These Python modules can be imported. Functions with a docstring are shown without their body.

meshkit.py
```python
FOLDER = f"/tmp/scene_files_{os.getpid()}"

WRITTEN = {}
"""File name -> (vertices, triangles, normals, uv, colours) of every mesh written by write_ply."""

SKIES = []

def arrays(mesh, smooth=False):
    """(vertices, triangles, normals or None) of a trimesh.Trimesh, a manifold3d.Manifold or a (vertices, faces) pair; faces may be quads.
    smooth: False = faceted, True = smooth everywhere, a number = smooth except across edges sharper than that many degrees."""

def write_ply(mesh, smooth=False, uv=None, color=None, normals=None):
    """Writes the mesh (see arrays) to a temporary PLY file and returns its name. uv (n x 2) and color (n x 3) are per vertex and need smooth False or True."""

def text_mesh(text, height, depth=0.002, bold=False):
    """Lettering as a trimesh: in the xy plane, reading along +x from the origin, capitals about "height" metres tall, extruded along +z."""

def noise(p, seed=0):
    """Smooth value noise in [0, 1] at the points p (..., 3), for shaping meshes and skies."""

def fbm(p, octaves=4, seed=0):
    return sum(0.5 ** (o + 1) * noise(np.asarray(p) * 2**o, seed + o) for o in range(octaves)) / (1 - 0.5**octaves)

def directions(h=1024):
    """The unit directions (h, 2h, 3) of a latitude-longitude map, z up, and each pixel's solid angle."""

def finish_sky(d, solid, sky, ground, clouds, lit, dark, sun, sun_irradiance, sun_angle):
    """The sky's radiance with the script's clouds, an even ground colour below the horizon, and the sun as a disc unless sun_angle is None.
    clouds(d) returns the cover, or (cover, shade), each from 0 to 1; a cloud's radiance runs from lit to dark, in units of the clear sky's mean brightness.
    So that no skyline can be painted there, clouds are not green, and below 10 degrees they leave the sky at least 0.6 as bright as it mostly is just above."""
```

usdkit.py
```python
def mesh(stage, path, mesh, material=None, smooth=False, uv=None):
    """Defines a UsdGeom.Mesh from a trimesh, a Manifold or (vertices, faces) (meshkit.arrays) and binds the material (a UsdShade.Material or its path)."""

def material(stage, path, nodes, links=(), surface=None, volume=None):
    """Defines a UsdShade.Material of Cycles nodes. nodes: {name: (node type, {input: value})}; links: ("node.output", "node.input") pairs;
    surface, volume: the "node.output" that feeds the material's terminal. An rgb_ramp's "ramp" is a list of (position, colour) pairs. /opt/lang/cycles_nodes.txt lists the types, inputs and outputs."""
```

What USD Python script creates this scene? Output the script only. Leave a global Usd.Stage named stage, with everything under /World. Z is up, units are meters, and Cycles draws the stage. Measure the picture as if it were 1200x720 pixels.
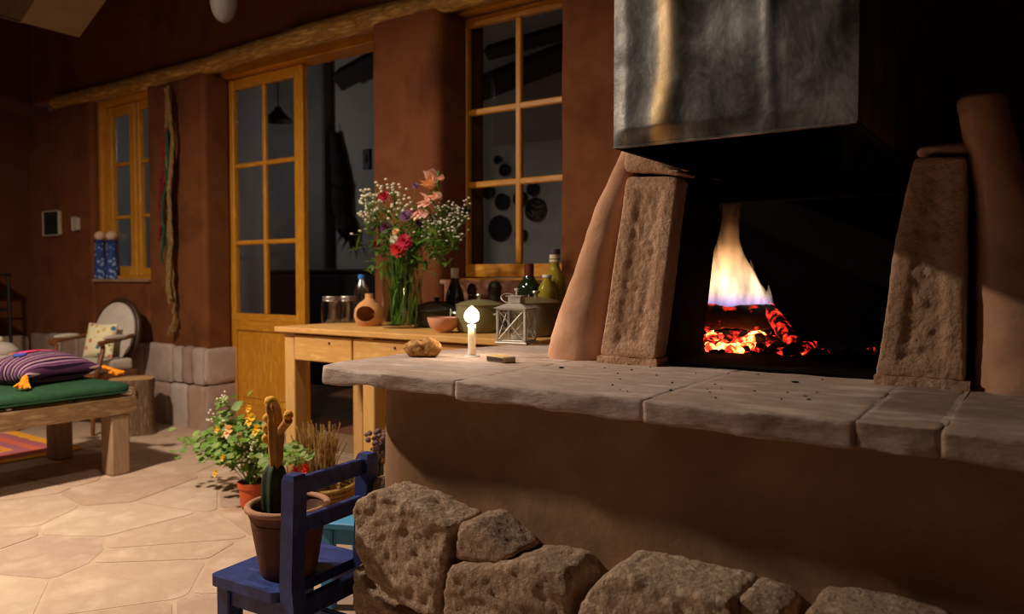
import math, random
import numpy as np, trimesh, manifold3d as m3, usdkit, meshkit
from shapely.geometry import Polygon, box as sbox
from scipy.spatial import Voronoi
from pxr import Usd, UsdGeom, UsdLux, UsdShade, Gf, Sdf

stage = Usd.Stage.CreateInMemory()
UsdGeom.SetStageUpAxis(stage, 'Z'); UsdGeom.SetStageMetersPerUnit(stage, 1.0)
UsdGeom.Xform.Define(stage, '/World')
rnd = random.Random(7); nrs = np.random.RandomState(7)

# ---------------------------------------------------------------- camera, lights, exposure
F = 900.0; TH = math.atan(1300 / 900); PT = math.atan(35 / 900)
CAM = np.array([0, 0, 1.05])
f0 = np.array([-math.cos(TH), math.sin(TH), 0]); R = np.array([math.sin(TH), math.cos(TH), 0]); ZZ = np.array([0, 0, 1.0])
FW = f0 * math.cos(PT) - ZZ * math.sin(PT); UP = f0 * math.sin(PT) + ZZ * math.cos(PT)
cam = UsdGeom.Camera.Define(stage, '/World/camera')
mtx = Gf.Matrix4d(*R, 0, *UP, 0, *(-FW), 0, *CAM, 1)
cam.AddTransformOp().Set(mtx)
cam.CreateHorizontalApertureAttr(36.0); cam.CreateVerticalApertureAttr(21.6); cam.CreateFocalLengthAttr(27.0)
cam.CreateClippingRangeAttr(Gf.Vec2f(0.05, 1000)); cam.CreateFStopAttr(3.2); cam.CreateFocusDistanceAttr(1.95)
cam.CreateExposureAttr(0.75)

def disk_light(name, loc, r, power, color):
    l = UsdLux.DiskLight.Define(stage, '/World/' + name)
    l.AddTranslateOp().Set(Gf.Vec3d(*loc)); l.CreateRadiusAttr(r); l.CreateIntensityAttr(power); l.CreateColorAttr(Gf.Vec3f(*color)); l.CreateNormalizeAttr(False)
    return l
def sphere_light(name, loc, r, power, color):
    l = UsdLux.SphereLight.Define(stage, '/World/' + name)
    l.AddTranslateOp().Set(Gf.Vec3d(*loc)); l.CreateRadiusAttr(r); l.CreateIntensityAttr(power); l.CreateColorAttr(Gf.Vec3f(*color)); l.CreateNormalizeAttr(False)
    return l
disk_light('terrace_lamp', (-3.5, 0.57, 2.55), 0.09, 1040, (1.0, 0.84, 0.68))       # shaded lamp hanging left of the picture
disk_light('terrace_lamp_001', (-2.15, 1.50, 2.72), 0.08, 160, (1.0, 0.80, 0.61))  # shaded lamp above the counter's end
disk_light('terrace_lamp_002', (-5.6, 0.9, 2.4), 0.08, 45, (1.0, 0.74, 0.5))      # another shaded lamp farther left
sphere_light('room_lamp', (-7.0, 4.4, 2.3), 0.10, 19, (1.0, 0.95, 0.89))            # inside the house
dome = UsdLux.DomeLight.Define(stage, '/World/night_sky'); dome.CreateIntensityAttr(1.0); dome.CreateColorAttr(Gf.Vec3f(0.0016, 0.0017, 0.0022))

def ray(x, y): return FW + R * (x - 600) / F + UP * (360 - y) / F
def PY(x, y, Y): d = ray(x, y); return CAM + d * (Y / d[1])
def PZ(x, y, z): d = ray(x, y); return CAM + d * ((z - 1.05) / d[2])

# ---------------------------------------------------------------- materials
def lin(*c):
    c = np.array(c, float) / 255
    return tuple(np.where(c <= .04045, c / 12.92, ((c + .055) / 1.055) ** 2.4))
def mat(name, c1, c2=None, scale=8, rough=.8, bump=0, bscale=40, metallic=0, spec=.4, stretch=(1, 1, 1), detail=5, c3=None, trans=0, sss=0, ramp=(.3, .7), aniso=0, coat=0, rvar=0, rnode=True):
    nodes = {'p': ('principled_bsdf', dict(roughness=rough, metallic=metallic, specular_ior_level=spec, base_color=c1, anisotropic=aniso, coat_weight=coat)), 'g': ('geometry', {})}
    links = []; surf = 'p.BSDF'
    if sss: nodes['p'][1].update(subsurface_weight=sss, subsurface_radius=(1, .5, .3), subsurface_scale=.01)
    if c2 is not None or bump:
        nodes['m'] = ('mapping', dict(scale=stretch)); links.append(('g.position', 'm.vector'))
    if c2 is not None:
        nodes['n'] = ('noise_texture', dict(scale=scale, detail=detail, roughness=.6)); links.append(('m.vector', 'n.vector'))
        st = [(ramp[0], c1), (ramp[1], c2)] if c3 is None else [(ramp[0], c1), ((ramp[0] + ramp[1]) / 2, c2), (ramp[1], c3)]
        nodes['r'] = ('rgb_ramp', dict(ramp=st)); links += [('n.fac', 'r.fac'), ('r.color', 'p.base_color')]
        if rvar:
            nodes['rr'] = ('map_range', dict(from_min=.3, from_max=.7, to_min=rough - rvar, to_max=rough + rvar)); links += [('n.fac', 'rr.value'), ('rr.result', 'p.roughness')]
    if bump:
        nodes['bn'] = ('noise_texture', dict(scale=bscale, detail=6, roughness=.65)); nodes['b'] = ('bump', dict(strength=min(1, bump), distance=.012 if bump >= .8 else .006))
        links += [('m.vector', 'bn.vector'), ('bn.fac', 'b.height'), ('b.normal', 'p.normal')]
    if trans:
        nodes['t'] = ('translucent_bsdf', dict(color=c1)); nodes['mx'] = ('mix_closure', dict(fac=trans)); links += [('p.BSDF', 'mx.closure1'), ('t.BSDF', 'mx.closure2')]; surf = 'mx.closure'
        if c2 is not None: links.append(('r.color', 't.color'))
    return usdkit.material(stage, '/World/Looks/' + name, nodes, links, surface=surf)
def pane_mat(name, tint=(1, 1, 1), gloss=(1, 1, 1), rough=.02, lo=.035, hi=.5):
    nodes = {'t': ('transparent_bsdf', dict(color=tint)), 'gl': ('glossy_bsdf', dict(color=gloss, roughness=rough)), 'f': ('layer_weight', dict(blend=.5)), 'pw': ('math', dict(math_type='power', value2=4.0)), 'mr': ('map_range', dict(from_min=0, from_max=1, to_min=lo, to_max=hi)), 'x': ('mix_closure', {})}
    return usdkit.material(stage, '/World/Looks/' + name, nodes, [('t.BSDF', 'x.closure1'), ('gl.BSDF', 'x.closure2'), ('f.facing', 'pw.value1'), ('pw.value', 'mr.value'), ('mr.result', 'x.fac')], surface='x.closure')
def emit_mat(name, color, strength):
    return usdkit.material(stage, '/World/Looks/' + name, {'e': ('emission', dict(color=color, strength=strength))}, [], surface='e.emission')
WALL = mat('earth_wall', lin(98, 54, 27), lin(112, 64, 34), scale=2.5, rough=.85, bump=.25, bscale=14, spec=.2, c3=lin(82, 43, 20))
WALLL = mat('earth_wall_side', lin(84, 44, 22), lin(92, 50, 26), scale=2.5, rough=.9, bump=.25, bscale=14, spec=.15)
DARKW = mat('dark_timber', lin(40, 24, 14), lin(28, 16, 9), scale=6, rough=.7, bump=.3)
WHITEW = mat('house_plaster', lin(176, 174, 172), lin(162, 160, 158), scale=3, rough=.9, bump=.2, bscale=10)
BEAMW = mat('hewn_log', lin(206, 156, 74), lin(140, 98, 40), scale=5, rough=.55, bump=.9, bscale=12, stretch=(1.2, 7, 7), c3=lin(222, 178, 100), spec=.5)
VARN = mat('varnished_wood', lin(206, 144, 38), lin(180, 116, 24), scale=7, rough=.4, stretch=(6, 6, 1), bump=.15, bscale=30, coat=.3, c3=lin(214, 154, 50))
VARNH = mat('varnished_wood_level', lin(206, 144, 38), lin(180, 116, 26), scale=7, rough=.4, stretch=(1, 6, 6), bump=.15, bscale=30, coat=.3, c3=lin(214, 154, 50))
PINE = mat('pale_pine', lin(214, 166, 98), lin(196, 144, 78), scale=5, rough=.5, stretch=(1.2, 8, 8), bump=.15, bscale=25, c3=lin(222, 178, 112))
PINEV = mat('pale_pine_upright', lin(210, 164, 98), lin(190, 142, 80), scale=5, rough=.55, stretch=(8, 8, 1.2), bump=.15, bscale=25)
OLDW = mat('weathered_wood', lin(150, 116, 78), lin(118, 86, 54), scale=6, rough=.7, stretch=(7, 1.2, 7), bump=.4, bscale=22, c3=lin(164, 134, 96))
OLDWV = mat('weathered_wood_upright', lin(166, 136, 106), lin(140, 110, 82), scale=6, rough=.75, stretch=(7, 7, 1.2), bump=.4, bscale=22)
GLASS = pane_mat('window_glass', (.97, .98, .98), rough=.01)
JARG = pane_mat('jar_glass', (.985, .99, .985), rough=.06, lo=.10)
VASEG = pane_mat('vase_glass', (.95, .975, .92), rough=.02, lo=.05, hi=.9)
WATER = pane_mat('vase_water', (.955, .975, .86), rough=.02, lo=.01, hi=.15)
PLASTIC = pane_mat('clear_plastic', (.96, .98, .995), rough=.08, lo=.09)
FLAG = [mat(f'flagstone_{k}', lin(*a), lin(*b), scale=5, rough=.75, bump=.35, bscale=30, spec=.3, c3=lin(*c)) for k, (a, b, c) in enumerate([
    ((186, 160, 136), (174, 146, 122), (196, 170, 146)), ((180, 152, 128), (168, 138, 114), (190, 162, 138)), ((190, 166, 142), (178, 152, 128), (198, 176, 152)), ((176, 150, 130), (164, 136, 116), (186, 160, 138))])]
MORTAR = mat('floor_mortar', lin(188, 160, 135), lin(174, 146, 122), scale=9, rough=.85, bump=.4, bscale=50)
PLINTH = [mat(f'plinth_stone_{k}', lin(*a), lin(*b), scale=9, rough=.85, bump=.5, bscale=35) for k, (a, b) in enumerate([
    ((172, 150, 134), (152, 130, 116)), ((158, 130, 116), (140, 110, 98)), ((178, 160, 148), (160, 142, 130)), ((170, 140, 120), (152, 122, 104))])]
PLASTER = mat('adobe_plaster', lin(158, 126, 96), lin(138, 106, 78), scale=3.5, rough=.9, bump=.45, bscale=18, c3=lin(160, 122, 94), spec=.2)
ADOBE = mat('smoothed_adobe', lin(198, 152, 120), lin(180, 134, 104), scale=5, rough=.85, bump=.4, bscale=22, c3=lin(206, 164, 134), spec=.25)
ADOBE2 = mat('rough_adobe', lin(206, 166, 136), lin(186, 146, 116), scale=14, rough=.9, bump=.8, bscale=60, c3=lin(214, 176, 146), spec=.2)
BOULDER = [mat(f'field_stone_{k}', lin(*a), lin(*b), scale=45, rough=.9, bump=1.0, bscale=70, c3=lin(*c), spec=.25) for k, (a, b, c) in enumerate([
    ((200, 170, 142), (166, 138, 114), (218, 190, 162)), ((190, 160, 132), (158, 130, 106), (208, 178, 150)), ((202, 172, 144), (170, 142, 118), (218, 190, 162))])]
SLAB = [mat(f'counter_stone_{k}', lin(*a), lin(*b), scale=7, rough=.8, bump=.6, bscale=30, c3=lin(*c), stretch=(1, 2.2, 3), spec=.3) for k, (a, b, c) in enumerate([
    ((190, 170, 158), (168, 146, 134), (206, 186, 174)), ((182, 160, 146), (158, 134, 120), (198, 176, 160)), ((170, 148, 134), (146, 122, 108), (188, 164, 148))])]
SOOT = mat('soot', (.0028, .0024, .0022), (.005, .0042, .004), scale=20, rough=.95, bump=.5, bscale=40, spec=.05)
CHAR = mat('charcoal', (.015, .012, .011), (.03, .026, .024), scale=40, rough=.9, bump=.6, bscale=80, spec=.2)
BLUE = mat('blue_paint', lin(44, 60, 124), lin(32, 44, 98), scale=9, rough=.5, stretch=(1, 3, 1), bump=.2, bscale=40, c3=lin(58, 78, 146))
TURQ = mat('turquoise_paint', lin(70, 150, 190), lin(56, 128, 172), scale=9, rough=.55, bump=.2)
CLAY = mat('terracotta', lin(210, 154, 100), lin(190, 132, 82), scale=8, rough=.75, bump=.2, bscale=40)
DCLAY = mat('dark_clay', lin(112, 66, 44), lin(88, 50, 34), scale=7, rough=.8, bump=.3, bscale=40, c3=lin(126, 78, 54))
RIM = mat('pale_clay_rim', lin(178, 130, 98), lin(150, 104, 76), scale=12, rough=.8, bump=.3)
OCLAY = mat('orange_plastic_pot', lin(196, 84, 40), lin(180, 72, 34), scale=5, rough=.55)
SOIL = mat('potting_soil', lin(58, 44, 34), lin(34, 25, 19), scale=60, rough=.95, bump=1, bscale=120)
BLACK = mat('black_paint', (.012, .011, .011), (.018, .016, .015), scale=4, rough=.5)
IRON = mat('black_iron', (.02, .018, .017), rough=.5, metallic=.6)

# ---------------------------------------------------------------- mesh helpers
TM = trimesh.Trimesh
def cat(*ms):
    out = []
    for m in ms: out += list(m) if isinstance(m, (list, tuple)) else [m]
    return trimesh.util.concatenate(out)
def box(x0, x1, y0, y1, z0, z1, c=.003):
    hx, hy, hz = abs(x1 - x0) / 2, abs(y1 - y0) / 2, abs(z1 - z0) / 2; c = min(c, .45 * min(hx, hy, hz))
    pts = []
    for sx in (-1, 1):
        for sy in (-1, 1):
            for sz in (-1, 1):
                pts += [(sx * hx, sy * (hy - c), sz * (hz - c)), (sx * (hx - c), sy * hy, sz * (hz - c)), (sx * (hx - c), sy * (hy - c), sz * hz)]
    m = trimesh.convex.convex_hull(np.array(pts)); m.apply_translation(((x0 + x1) / 2, (y0 + y1) / 2, (z0 + z1) / 2)); return m
def quad_faces(nr, ns, closed=True):
    f = []
    for i in range(nr - 1):
        for j in range(ns if closed else ns - 1):
            a, b = i * ns + j, i * ns + (j + 1) % ns; c, d = a + ns, b + ns
            f += [(a, b, d), (a, d, c)]
    return f
def lathe(prof, n=32, loc=(0, 0, 0), sx=1, sy=1):
    prof = np.array(prof, float); a = np.linspace(0, 2 * np.pi, n, endpoint=False)
    v = np.stack([prof[:, 0:1] * np.cos(a) * sx, prof[:, 0:1] * np.sin(a) * sy, np.repeat(prof[:, 1:2], n, 1)], -1).reshape(-1, 3)
    f = quad_faces(len(prof), n)
    m = TM(v + np.array(loc), f, process=False); m.merge_vertices(); m.update_faces(m.nondegenerate_faces()); return m
def tube(pts, rad, n=8, cap=True):
    pts = np.array(pts, float); rad = np.broadcast_to(np.array(rad, float), (len(pts),))
    t = np.gradient(pts, axis=0); t /= np.maximum(np.linalg.norm(t, axis=1, keepdims=True), 1e-9)
    ref = np.array([0, 0, 1.0]) if abs(t[0][2]) < .9 else np.array([1.0, 0, 0])
    u = np.cross(t[0], ref); u /= np.linalg.norm(u); v = []
    a = np.linspace(0, 2 * np.pi, n, endpoint=False)
    for i in range(len(pts)):
        u = u - t[i] * (u @ t[i]); u /= np.linalg.norm(u); w = np.cross(t[i], u)
        v.append(pts[i] + rad[i] * (np.cos(a)[:, None] * u + np.sin(a)[:, None] * w))
    v = np.vstack(v); f = quad_faces(len(pts), n)
    if cap:
        k = len(v); v = np.vstack([v, pts[0], pts[-1]]); e = (len(pts) - 1) * n
        for j in range(n): f += [(k, (j + 1) % n, j), (k + 1, e + j, e + (j + 1) % n)]
    return TM(v, f, process=False)
def rod(a, b, r0, r1=None, n=10): return tube([a, b], [r0, r0 if r1 is None else r1], n)
def spline(pts, n=12):
    from scipy.interpolate import make_interp_spline
    pts = np.array(pts, float); k = min(3, len(pts) - 1)
    return make_interp_spline(np.linspace(0, 1, len(pts)), pts, k)(np.linspace(0, 1, n))
def ell(c, r, sub=2):
    m = trimesh.creation.icosphere(sub); m.apply_scale(np.broadcast_to(np.array(r, float), (3,))); m.apply_translation(c); return m
def disp(m, amp, scale, seed=0, mask=None, octv=4):
    v = np.array(m.vertices); d = (meshkit.fbm(v * scale + 100.3, octv, seed) - .5) * 2 * amp
    if mask is not None: d = d * mask(v)
    m.vertices = v + np.array(m.vertex_normals) * d[:, None]; return m
def smooth_it(m, it):
    if it: trimesh.smoothing.filter_taubin(m, lamb=.55, nu=.0 if False else .5, iterations=it)
    return m
def lap(m, it, lam=.5):
    if it: trimesh.smoothing.filter_laplacian(m, lamb=lam, iterations=it, volume_constraint=False)
    return m
def from_m(m):
    q = m.to_mesh(); t = TM(np.array(q.vert_properties[:, :3], float), np.array(q.tri_verts), process=True); return t
def rough(poly, h, edge=.015, it=4, amp=.003, scale=20, seed=0, mask=None, octv=4):
    """polygon (u, v) extruded along w from 0 to h, rounded by smoothing and made uneven"""
    cs = m3.CrossSection([np.array(poly, float)], m3.FillRule.Positive if True else None)
    if cs.is_empty(): cs = m3.CrossSection([np.array(poly, float)[::-1]], m3.FillRule.Positive)
    m = from_m(m3.Manifold.extrude(cs, h).refine_to_length(edge)); lap(m, it)
    if amp: disp(m, amp, scale, seed, mask, octv)
    return m
def front(m, y0):      # (u, v, w) -> X, Z with w = 0 facing the camera side at Y = y0
    v = np.array(m.vertices); h = v[:, 2].max(); m = m.copy(); m.vertices = np.stack([v[:, 0], y0 + h - v[:, 2], v[:, 1]], 1); return m
def grid_surface(fn, nu, nv, closed_u=False):
    u, v = np.meshgrid(np.linspace(0, 1, nu), np.linspace(0, 1, nv)); p = fn(u.ravel(), v.ravel())
    return TM(p, quad_faces(nv, nu, False), process=False)
def leaf(p, d, ln, w, up=None, fold=.25, droop=.3, n=4, shape=1.0):
    """a folded, drooping leaf blade with a few quads"""
    d = np.array(d, float); d /= np.linalg.norm(d); up = np.array([0, 0, 1.0]) if up is None else np.array(up, float)
    s = np.cross(d, up); s = s / np.linalg.norm(s) if np.linalg.norm(s) > 1e-4 else np.array([1.0, 0, 0]); nn = np.cross(s, d); v, f = [], []
    for i in range(n + 1):
        t = i / n; q = np.array(p) + d * ln * t - ZZ * droop * ln * t * t; ww = w * .5 * math.sin(math.pi * min(1, .06 + .94 * t ** shape)) ** .8 if i < n else .0005
        v += [q - s * ww + nn * fold * ww, q, q + s * ww + nn * fold * ww]
    for i in range(n):
        a = 3 * i
        for k in (0, 1): f += [(a + k, a + k + 1, a + k + 4), (a + k, a + k + 4, a + k + 3)]
    return TM(np.array(v), f, process=False)
def xf(m, loc=(0, 0, 0), rz=0, rx=0, ry=0, s=1):
    m = m.copy(); T = trimesh.transformations
    m.apply_scale(s); m.apply_transform(T.translation_matrix(loc) @ T.rotation_matrix(rz, [0, 0, 1]) @ T.rotation_matrix(ry, [0, 1, 0]) @ T.rotation_matrix(rx, [1, 0, 0])); return m

# ---------------------------------------------------------------- scene helpers
used = {}
def numbered(parent, name):
    k = used.get((parent, name), 0); used[(parent, name)] = k + 1
    return parent + '/' + (name if k == 0 else f'{name}_{k:03d}')
def tagp(prim, label=None, category=None, group=None, kind=None):
    for k, v in (('label', label), ('category', category), ('group', group), ('kind', kind)):
        if v: prim.SetCustomDataByKey(k, v)
class Thing:
    def __init__(s, name, label=None, category=None, loc=(0, 0, 0), rz=0, group=None, kind=None):
        s.path = numbered('/World', name); s.loc = np.array(loc, float); s.rz = rz
        x = UsdGeom.Xform.Define(stage, s.path); x.AddTranslateOp().Set(Gf.Vec3d(*map(float, loc)))
        if rz: x.AddRotateZOp().Set(math.degrees(rz))
        s.prim = x.GetPrim(); tagp(s.prim, label, category, group, kind)
    def add(s, name, m, material, label=None, kind=None, smooth=35, parent=None, world=False):
        if isinstance(m, (list, tuple)): m = cat(*m)
        if world:
            m = m.copy(); v = np.array(m.vertices) - s.loc; c, q = math.cos(-s.rz), math.sin(-s.rz)
            m.vertices = np.stack([v[:, 0] * c - v[:, 1] * q, v[:, 0] * q + v[:, 1] * c, v[:, 2]], 1)
        path = numbered(parent or s.path, name); me = usdkit.mesh(stage, path, m, material, smooth=smooth)
        tagp(me.GetPrim(), label, None, None, kind); return path
    def addw(s, name, m, material, **k): return s.add(name, m, material, world=True, **k)
def copy_thing(src, name, label, loc, rz=0, group=None):
    path = numbered('/World', name); x = UsdGeom.Xform.Define(stage, path); x.AddTranslateOp().Set(Gf.Vec3d(*map(float, loc)))
    x.AddRotateZOp().Set(math.degrees(rz)); p = x.GetPrim(); p.GetReferences().AddInternalReference(src.path); p.SetInstanceable(True)
    was = src.prim.GetCustomData(); tagp(p, label, was['category'], group or was.get('group')); return p
def single(name, m, material, label, category, group=None, kind=None, smooth=35):
    if isinstance(m, (list, tuple)): m = cat(*m)
    path = numbered('/World', name); me = usdkit.mesh(stage, path, m, material, smooth=smooth); tagp(me.GetPrim(), label, category, group, kind); return path

# ================================================================ THE SETTING
W = 3.12                                             # front plane of the house wall; recesses at W + .2
fl = Thing('floor', kind='structure', label='pale irregular flagstone terrace floor', category='floor')
fl.add('bedding', box(-7.4, 1.6, -2.2, W + .35, -.12, -.0015), MORTAR)
vr = random.Random(3); pts = []
for i in range(22):
    for j in range(14):
        pts.append((-7.6 + i * .44 + (j % 2) * .2 + vr.uniform(-.24, .24), -2.1 + j * .42 + vr.uniform(-.22, .22)))
vor = Voronoi(np.array(pts)); lim = sbox(-7.24, .9, -.6, W - .005)
for reg in vor.point_region:
    idx = vor.regions[reg]
    if not idx or -1 in idx: continue
    pg = Polygon(vor.vertices[idx]).intersection(lim).buffer(-.007)
    if pg.is_empty or pg.geom_type != 'Polygon' or pg.area < .01: continue
    c0 = pg.centroid
    if c0.x > -1.1 and c0.y > 1.2: continue
    pg = pg.buffer(-.03).buffer(.03, quad_segs=2)
    if pg.is_empty or pg.geom_type != 'Polygon': continue
    zt = vr.uniform(-.0005, .0015); lo = np.array(pg.exterior.coords)[:-1]; hi = np.array(pg.buffer(-.003).exterior.coords)[:-1]
    m = trimesh.creation.extrude_polygon(Polygon(lo), .008 + zt, engine='earcut'); m.apply_translation((0, 0, -.008))
    fl.add('flagstone', m, FLAG[vr.randrange(4)], smooth=False)
# interior floor
fi = Thing('floor', kind='structure', label='dim brown floor inside the house', category='floor')
fi.add('bedding', box(-9, 1.2, W + .36, 7.4, -.1, -.004), MORTAR)
INTT = [mat(f'inside_tile_{k}', lin(*a), lin(*b), scale=6, rough=.6, bump=.2) for k, (a, b) in enumerate([((128, 96, 74), (110, 82, 62)), ((146, 92, 66), (126, 78, 56)), ((112, 92, 78), (98, 80, 66))])]
for i in range(9):
    for j in range(8):
        x0 = -6.6 + i * .42; y0 = W + .38 + j * .42
        fi.add('tile', box(x0 + .005, x0 + .412, y0 + .005, y0 + .412, -.03, vr.uniform(0, .002), .003), INTT[vr.randrange(3)], smooth=False)

wb = Thing('wall_back', kind='structure', label='red-brown earthen house wall with recessed door and windows', category='wall')
def adobe(x0, x1, z0, z1, y0=W, y1=W + .42, r=.035, seed=0):
    q = Polygon([(x0, y0), (x1, y0), (x1, y1), (x0, y1)]).buffer(-r).buffer(r, quad_segs=5)
    h = z1 - z0; m = rough(np.array(q.exterior.coords)[:-1][::1] if q.exterior.is_ccw else np.array(q.exterior.coords)[:-1][::-1], h, edge=.10, it=0, amp=.006, scale=3.5, seed=seed)
    m.apply_translation((0, 0, z0)); return m
ZB = 2.43                                            # underside of the log lintel
wb.add('wall_section', adobe(-7.6, -6.20, 0, ZB, y1=W + .13, seed=1), WALL)                       # left of window 1
wb.add('wall_section', adobe(-6.19, -5.41, 0, 1.03, seed=2), WALL)                    # under window 1
wb.add('wall_section', adobe(-5.40, -4.70, 0, ZB, y1=W + .21, seed=3), WALL)                      # between window 1 and door
wb.add('wall_section', adobe(-3.12, -2.62, 0, ZB + .02, y0=W - .015, r=.06, seed=4), WALL)   # between door and window 2
WALLP = mat('pink_earth_wall', lin(158, 108, 84), lin(140, 92, 70), scale=4, rough=.85, bump=.3, bscale=16)
wb.add('wall_section', adobe(-2.61, -1.90, 0, 1.035, seed=5), WALLP)  # pinker colour for the section under the right window
wb.add('wall_section', adobe(-1.89, 1.6, 0, ZB + .12, seed=6), WALL)                  # right of window 2
wb.add('upper_wall', box(-7.6, 1.6, W + .03, W + .42, ZB + .11, 3.75, .01), WALL)
# stone plinth at the foot of the wall, stone by stone
def stone_block(x0, x1, y0, y1, z0, z1, k, seed):
    m = from_m(m3.Manifold.cube([x1 - x0, y1 - y0, z1 - z0]).refine_to_length(.045)); m.apply_translation((x0, y0, z0)); lap(m, 1); disp(m, .005, 9, seed)
    wb.add('plinth_stone', m, PLINTH[k], smooth=50)
sb = [(-5.42, -5.06, .30, .575, 0), (-5.055, -4.94, .31, .565, 2), (-4.935, -4.82, .31, .57, 1), (-4.815, -4.685, .31, .565, 2), (-5.42, -5.10, -.02, .30, 1), (-5.095, -4.885, -.02, .305, 2), (-4.88, -4.685, -.02, .305, 3)]
for i, (a, b, c, d, k) in enumerate(sb): stone_block(a, b, W - .045, W + .02, c, d, k, i)
for i, (c, d, k) in enumerate([(-.02, .305, 0), (.31, .56, 2)]):
    stone_block(-4.715, -4.675, W - .03, W + .24, c, d, k, 30 + i)
xx = -7.22
for i in range(7):
    w_ = [.30, .22, .28, .24, .30, .2, .24][i]
    stone_block(xx, xx + w_ - .005, W - .045, W + .02, -.02, .28, (i * 2) % 4, 40 + i); stone_block(xx + .03, xx + w_ + .02, W - .045, W + .02, .285, .57 + .012 * math.sin(i * 2), (i + 1) % 4, 60 + i); xx += w_
xx = -3.12
for i in range(8):
    stone_block(xx, xx + .21, W - .06, W + .02, -.02, .28, i % 4, 80 + i); xx += .215

wl = Thing('wall_left', kind='structure', label='dark side wall at the far left', category='wall')
wl.add('wall_section', box(-7.75, -7.24, -2.4, W + .2, 0, 3.75, .03), WALLL)
for i in range(9):
    y1 = W - .05 - i * .27
    m = from_m(m3.Manifold.cube([.06, .262, .56 + .01 * math.sin(i * 3)]).refine_to_length(.06)); m.apply_translation((-7.25, y1 - .265, -.01)); lap(m, 1); disp(m, .006, 8, 90 + i)
    wl.add('plinth_stone', m, PLINTH[(i * 3 + 1) % 4], smooth=50)
wr = Thing('wall_right', kind='structure', label='dark end wall beyond the fireplace', category='wall')
wr.add('wall_section', box(1.6, 1.8, -2.4, W + .4, 0, 3.75, .02), WALLL)
ce = Thing('ceiling', kind='structure', label='dark timber ceiling of the terrace', category='ceiling')
ce.add('boarding', box(-7.7, 1.8, -2.4, W + .4, 3.75, 3.85), DARKW)
for i in range(8):
    ce.add('rafter', rod((-7.0 + i * 1.15, -2.3, 3.68), (-7.0 + i * 1.15, W + .3, 3.68), .06, .055, 12), DARKW)
# log lintel
t1 = Thing('trim_1', kind='structure', label='rough hewn yellow log lintel over the door and windows', category='beam')
bx = np.linspace(-6.76, -1.2, 90); m = tube(np.stack([bx, W + .03 + .012 * np.sin(bx * 2.1), 2.49 + .010 * np.sin(bx * 1.7 + 1)], 1), .062 + .006 * np.sin(bx * 3.3), 20)
m.vertices = np.array(m.vertices) * [1, 1, 1]; disp(m, .012, 6, 5)
v = np.array(m.vertices); v[:, 0] += (meshkit.noise(v * 12, 2) - .5) * .01; m.vertices = v
t1.add('log', m, BEAMW, smooth=40)

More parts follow.
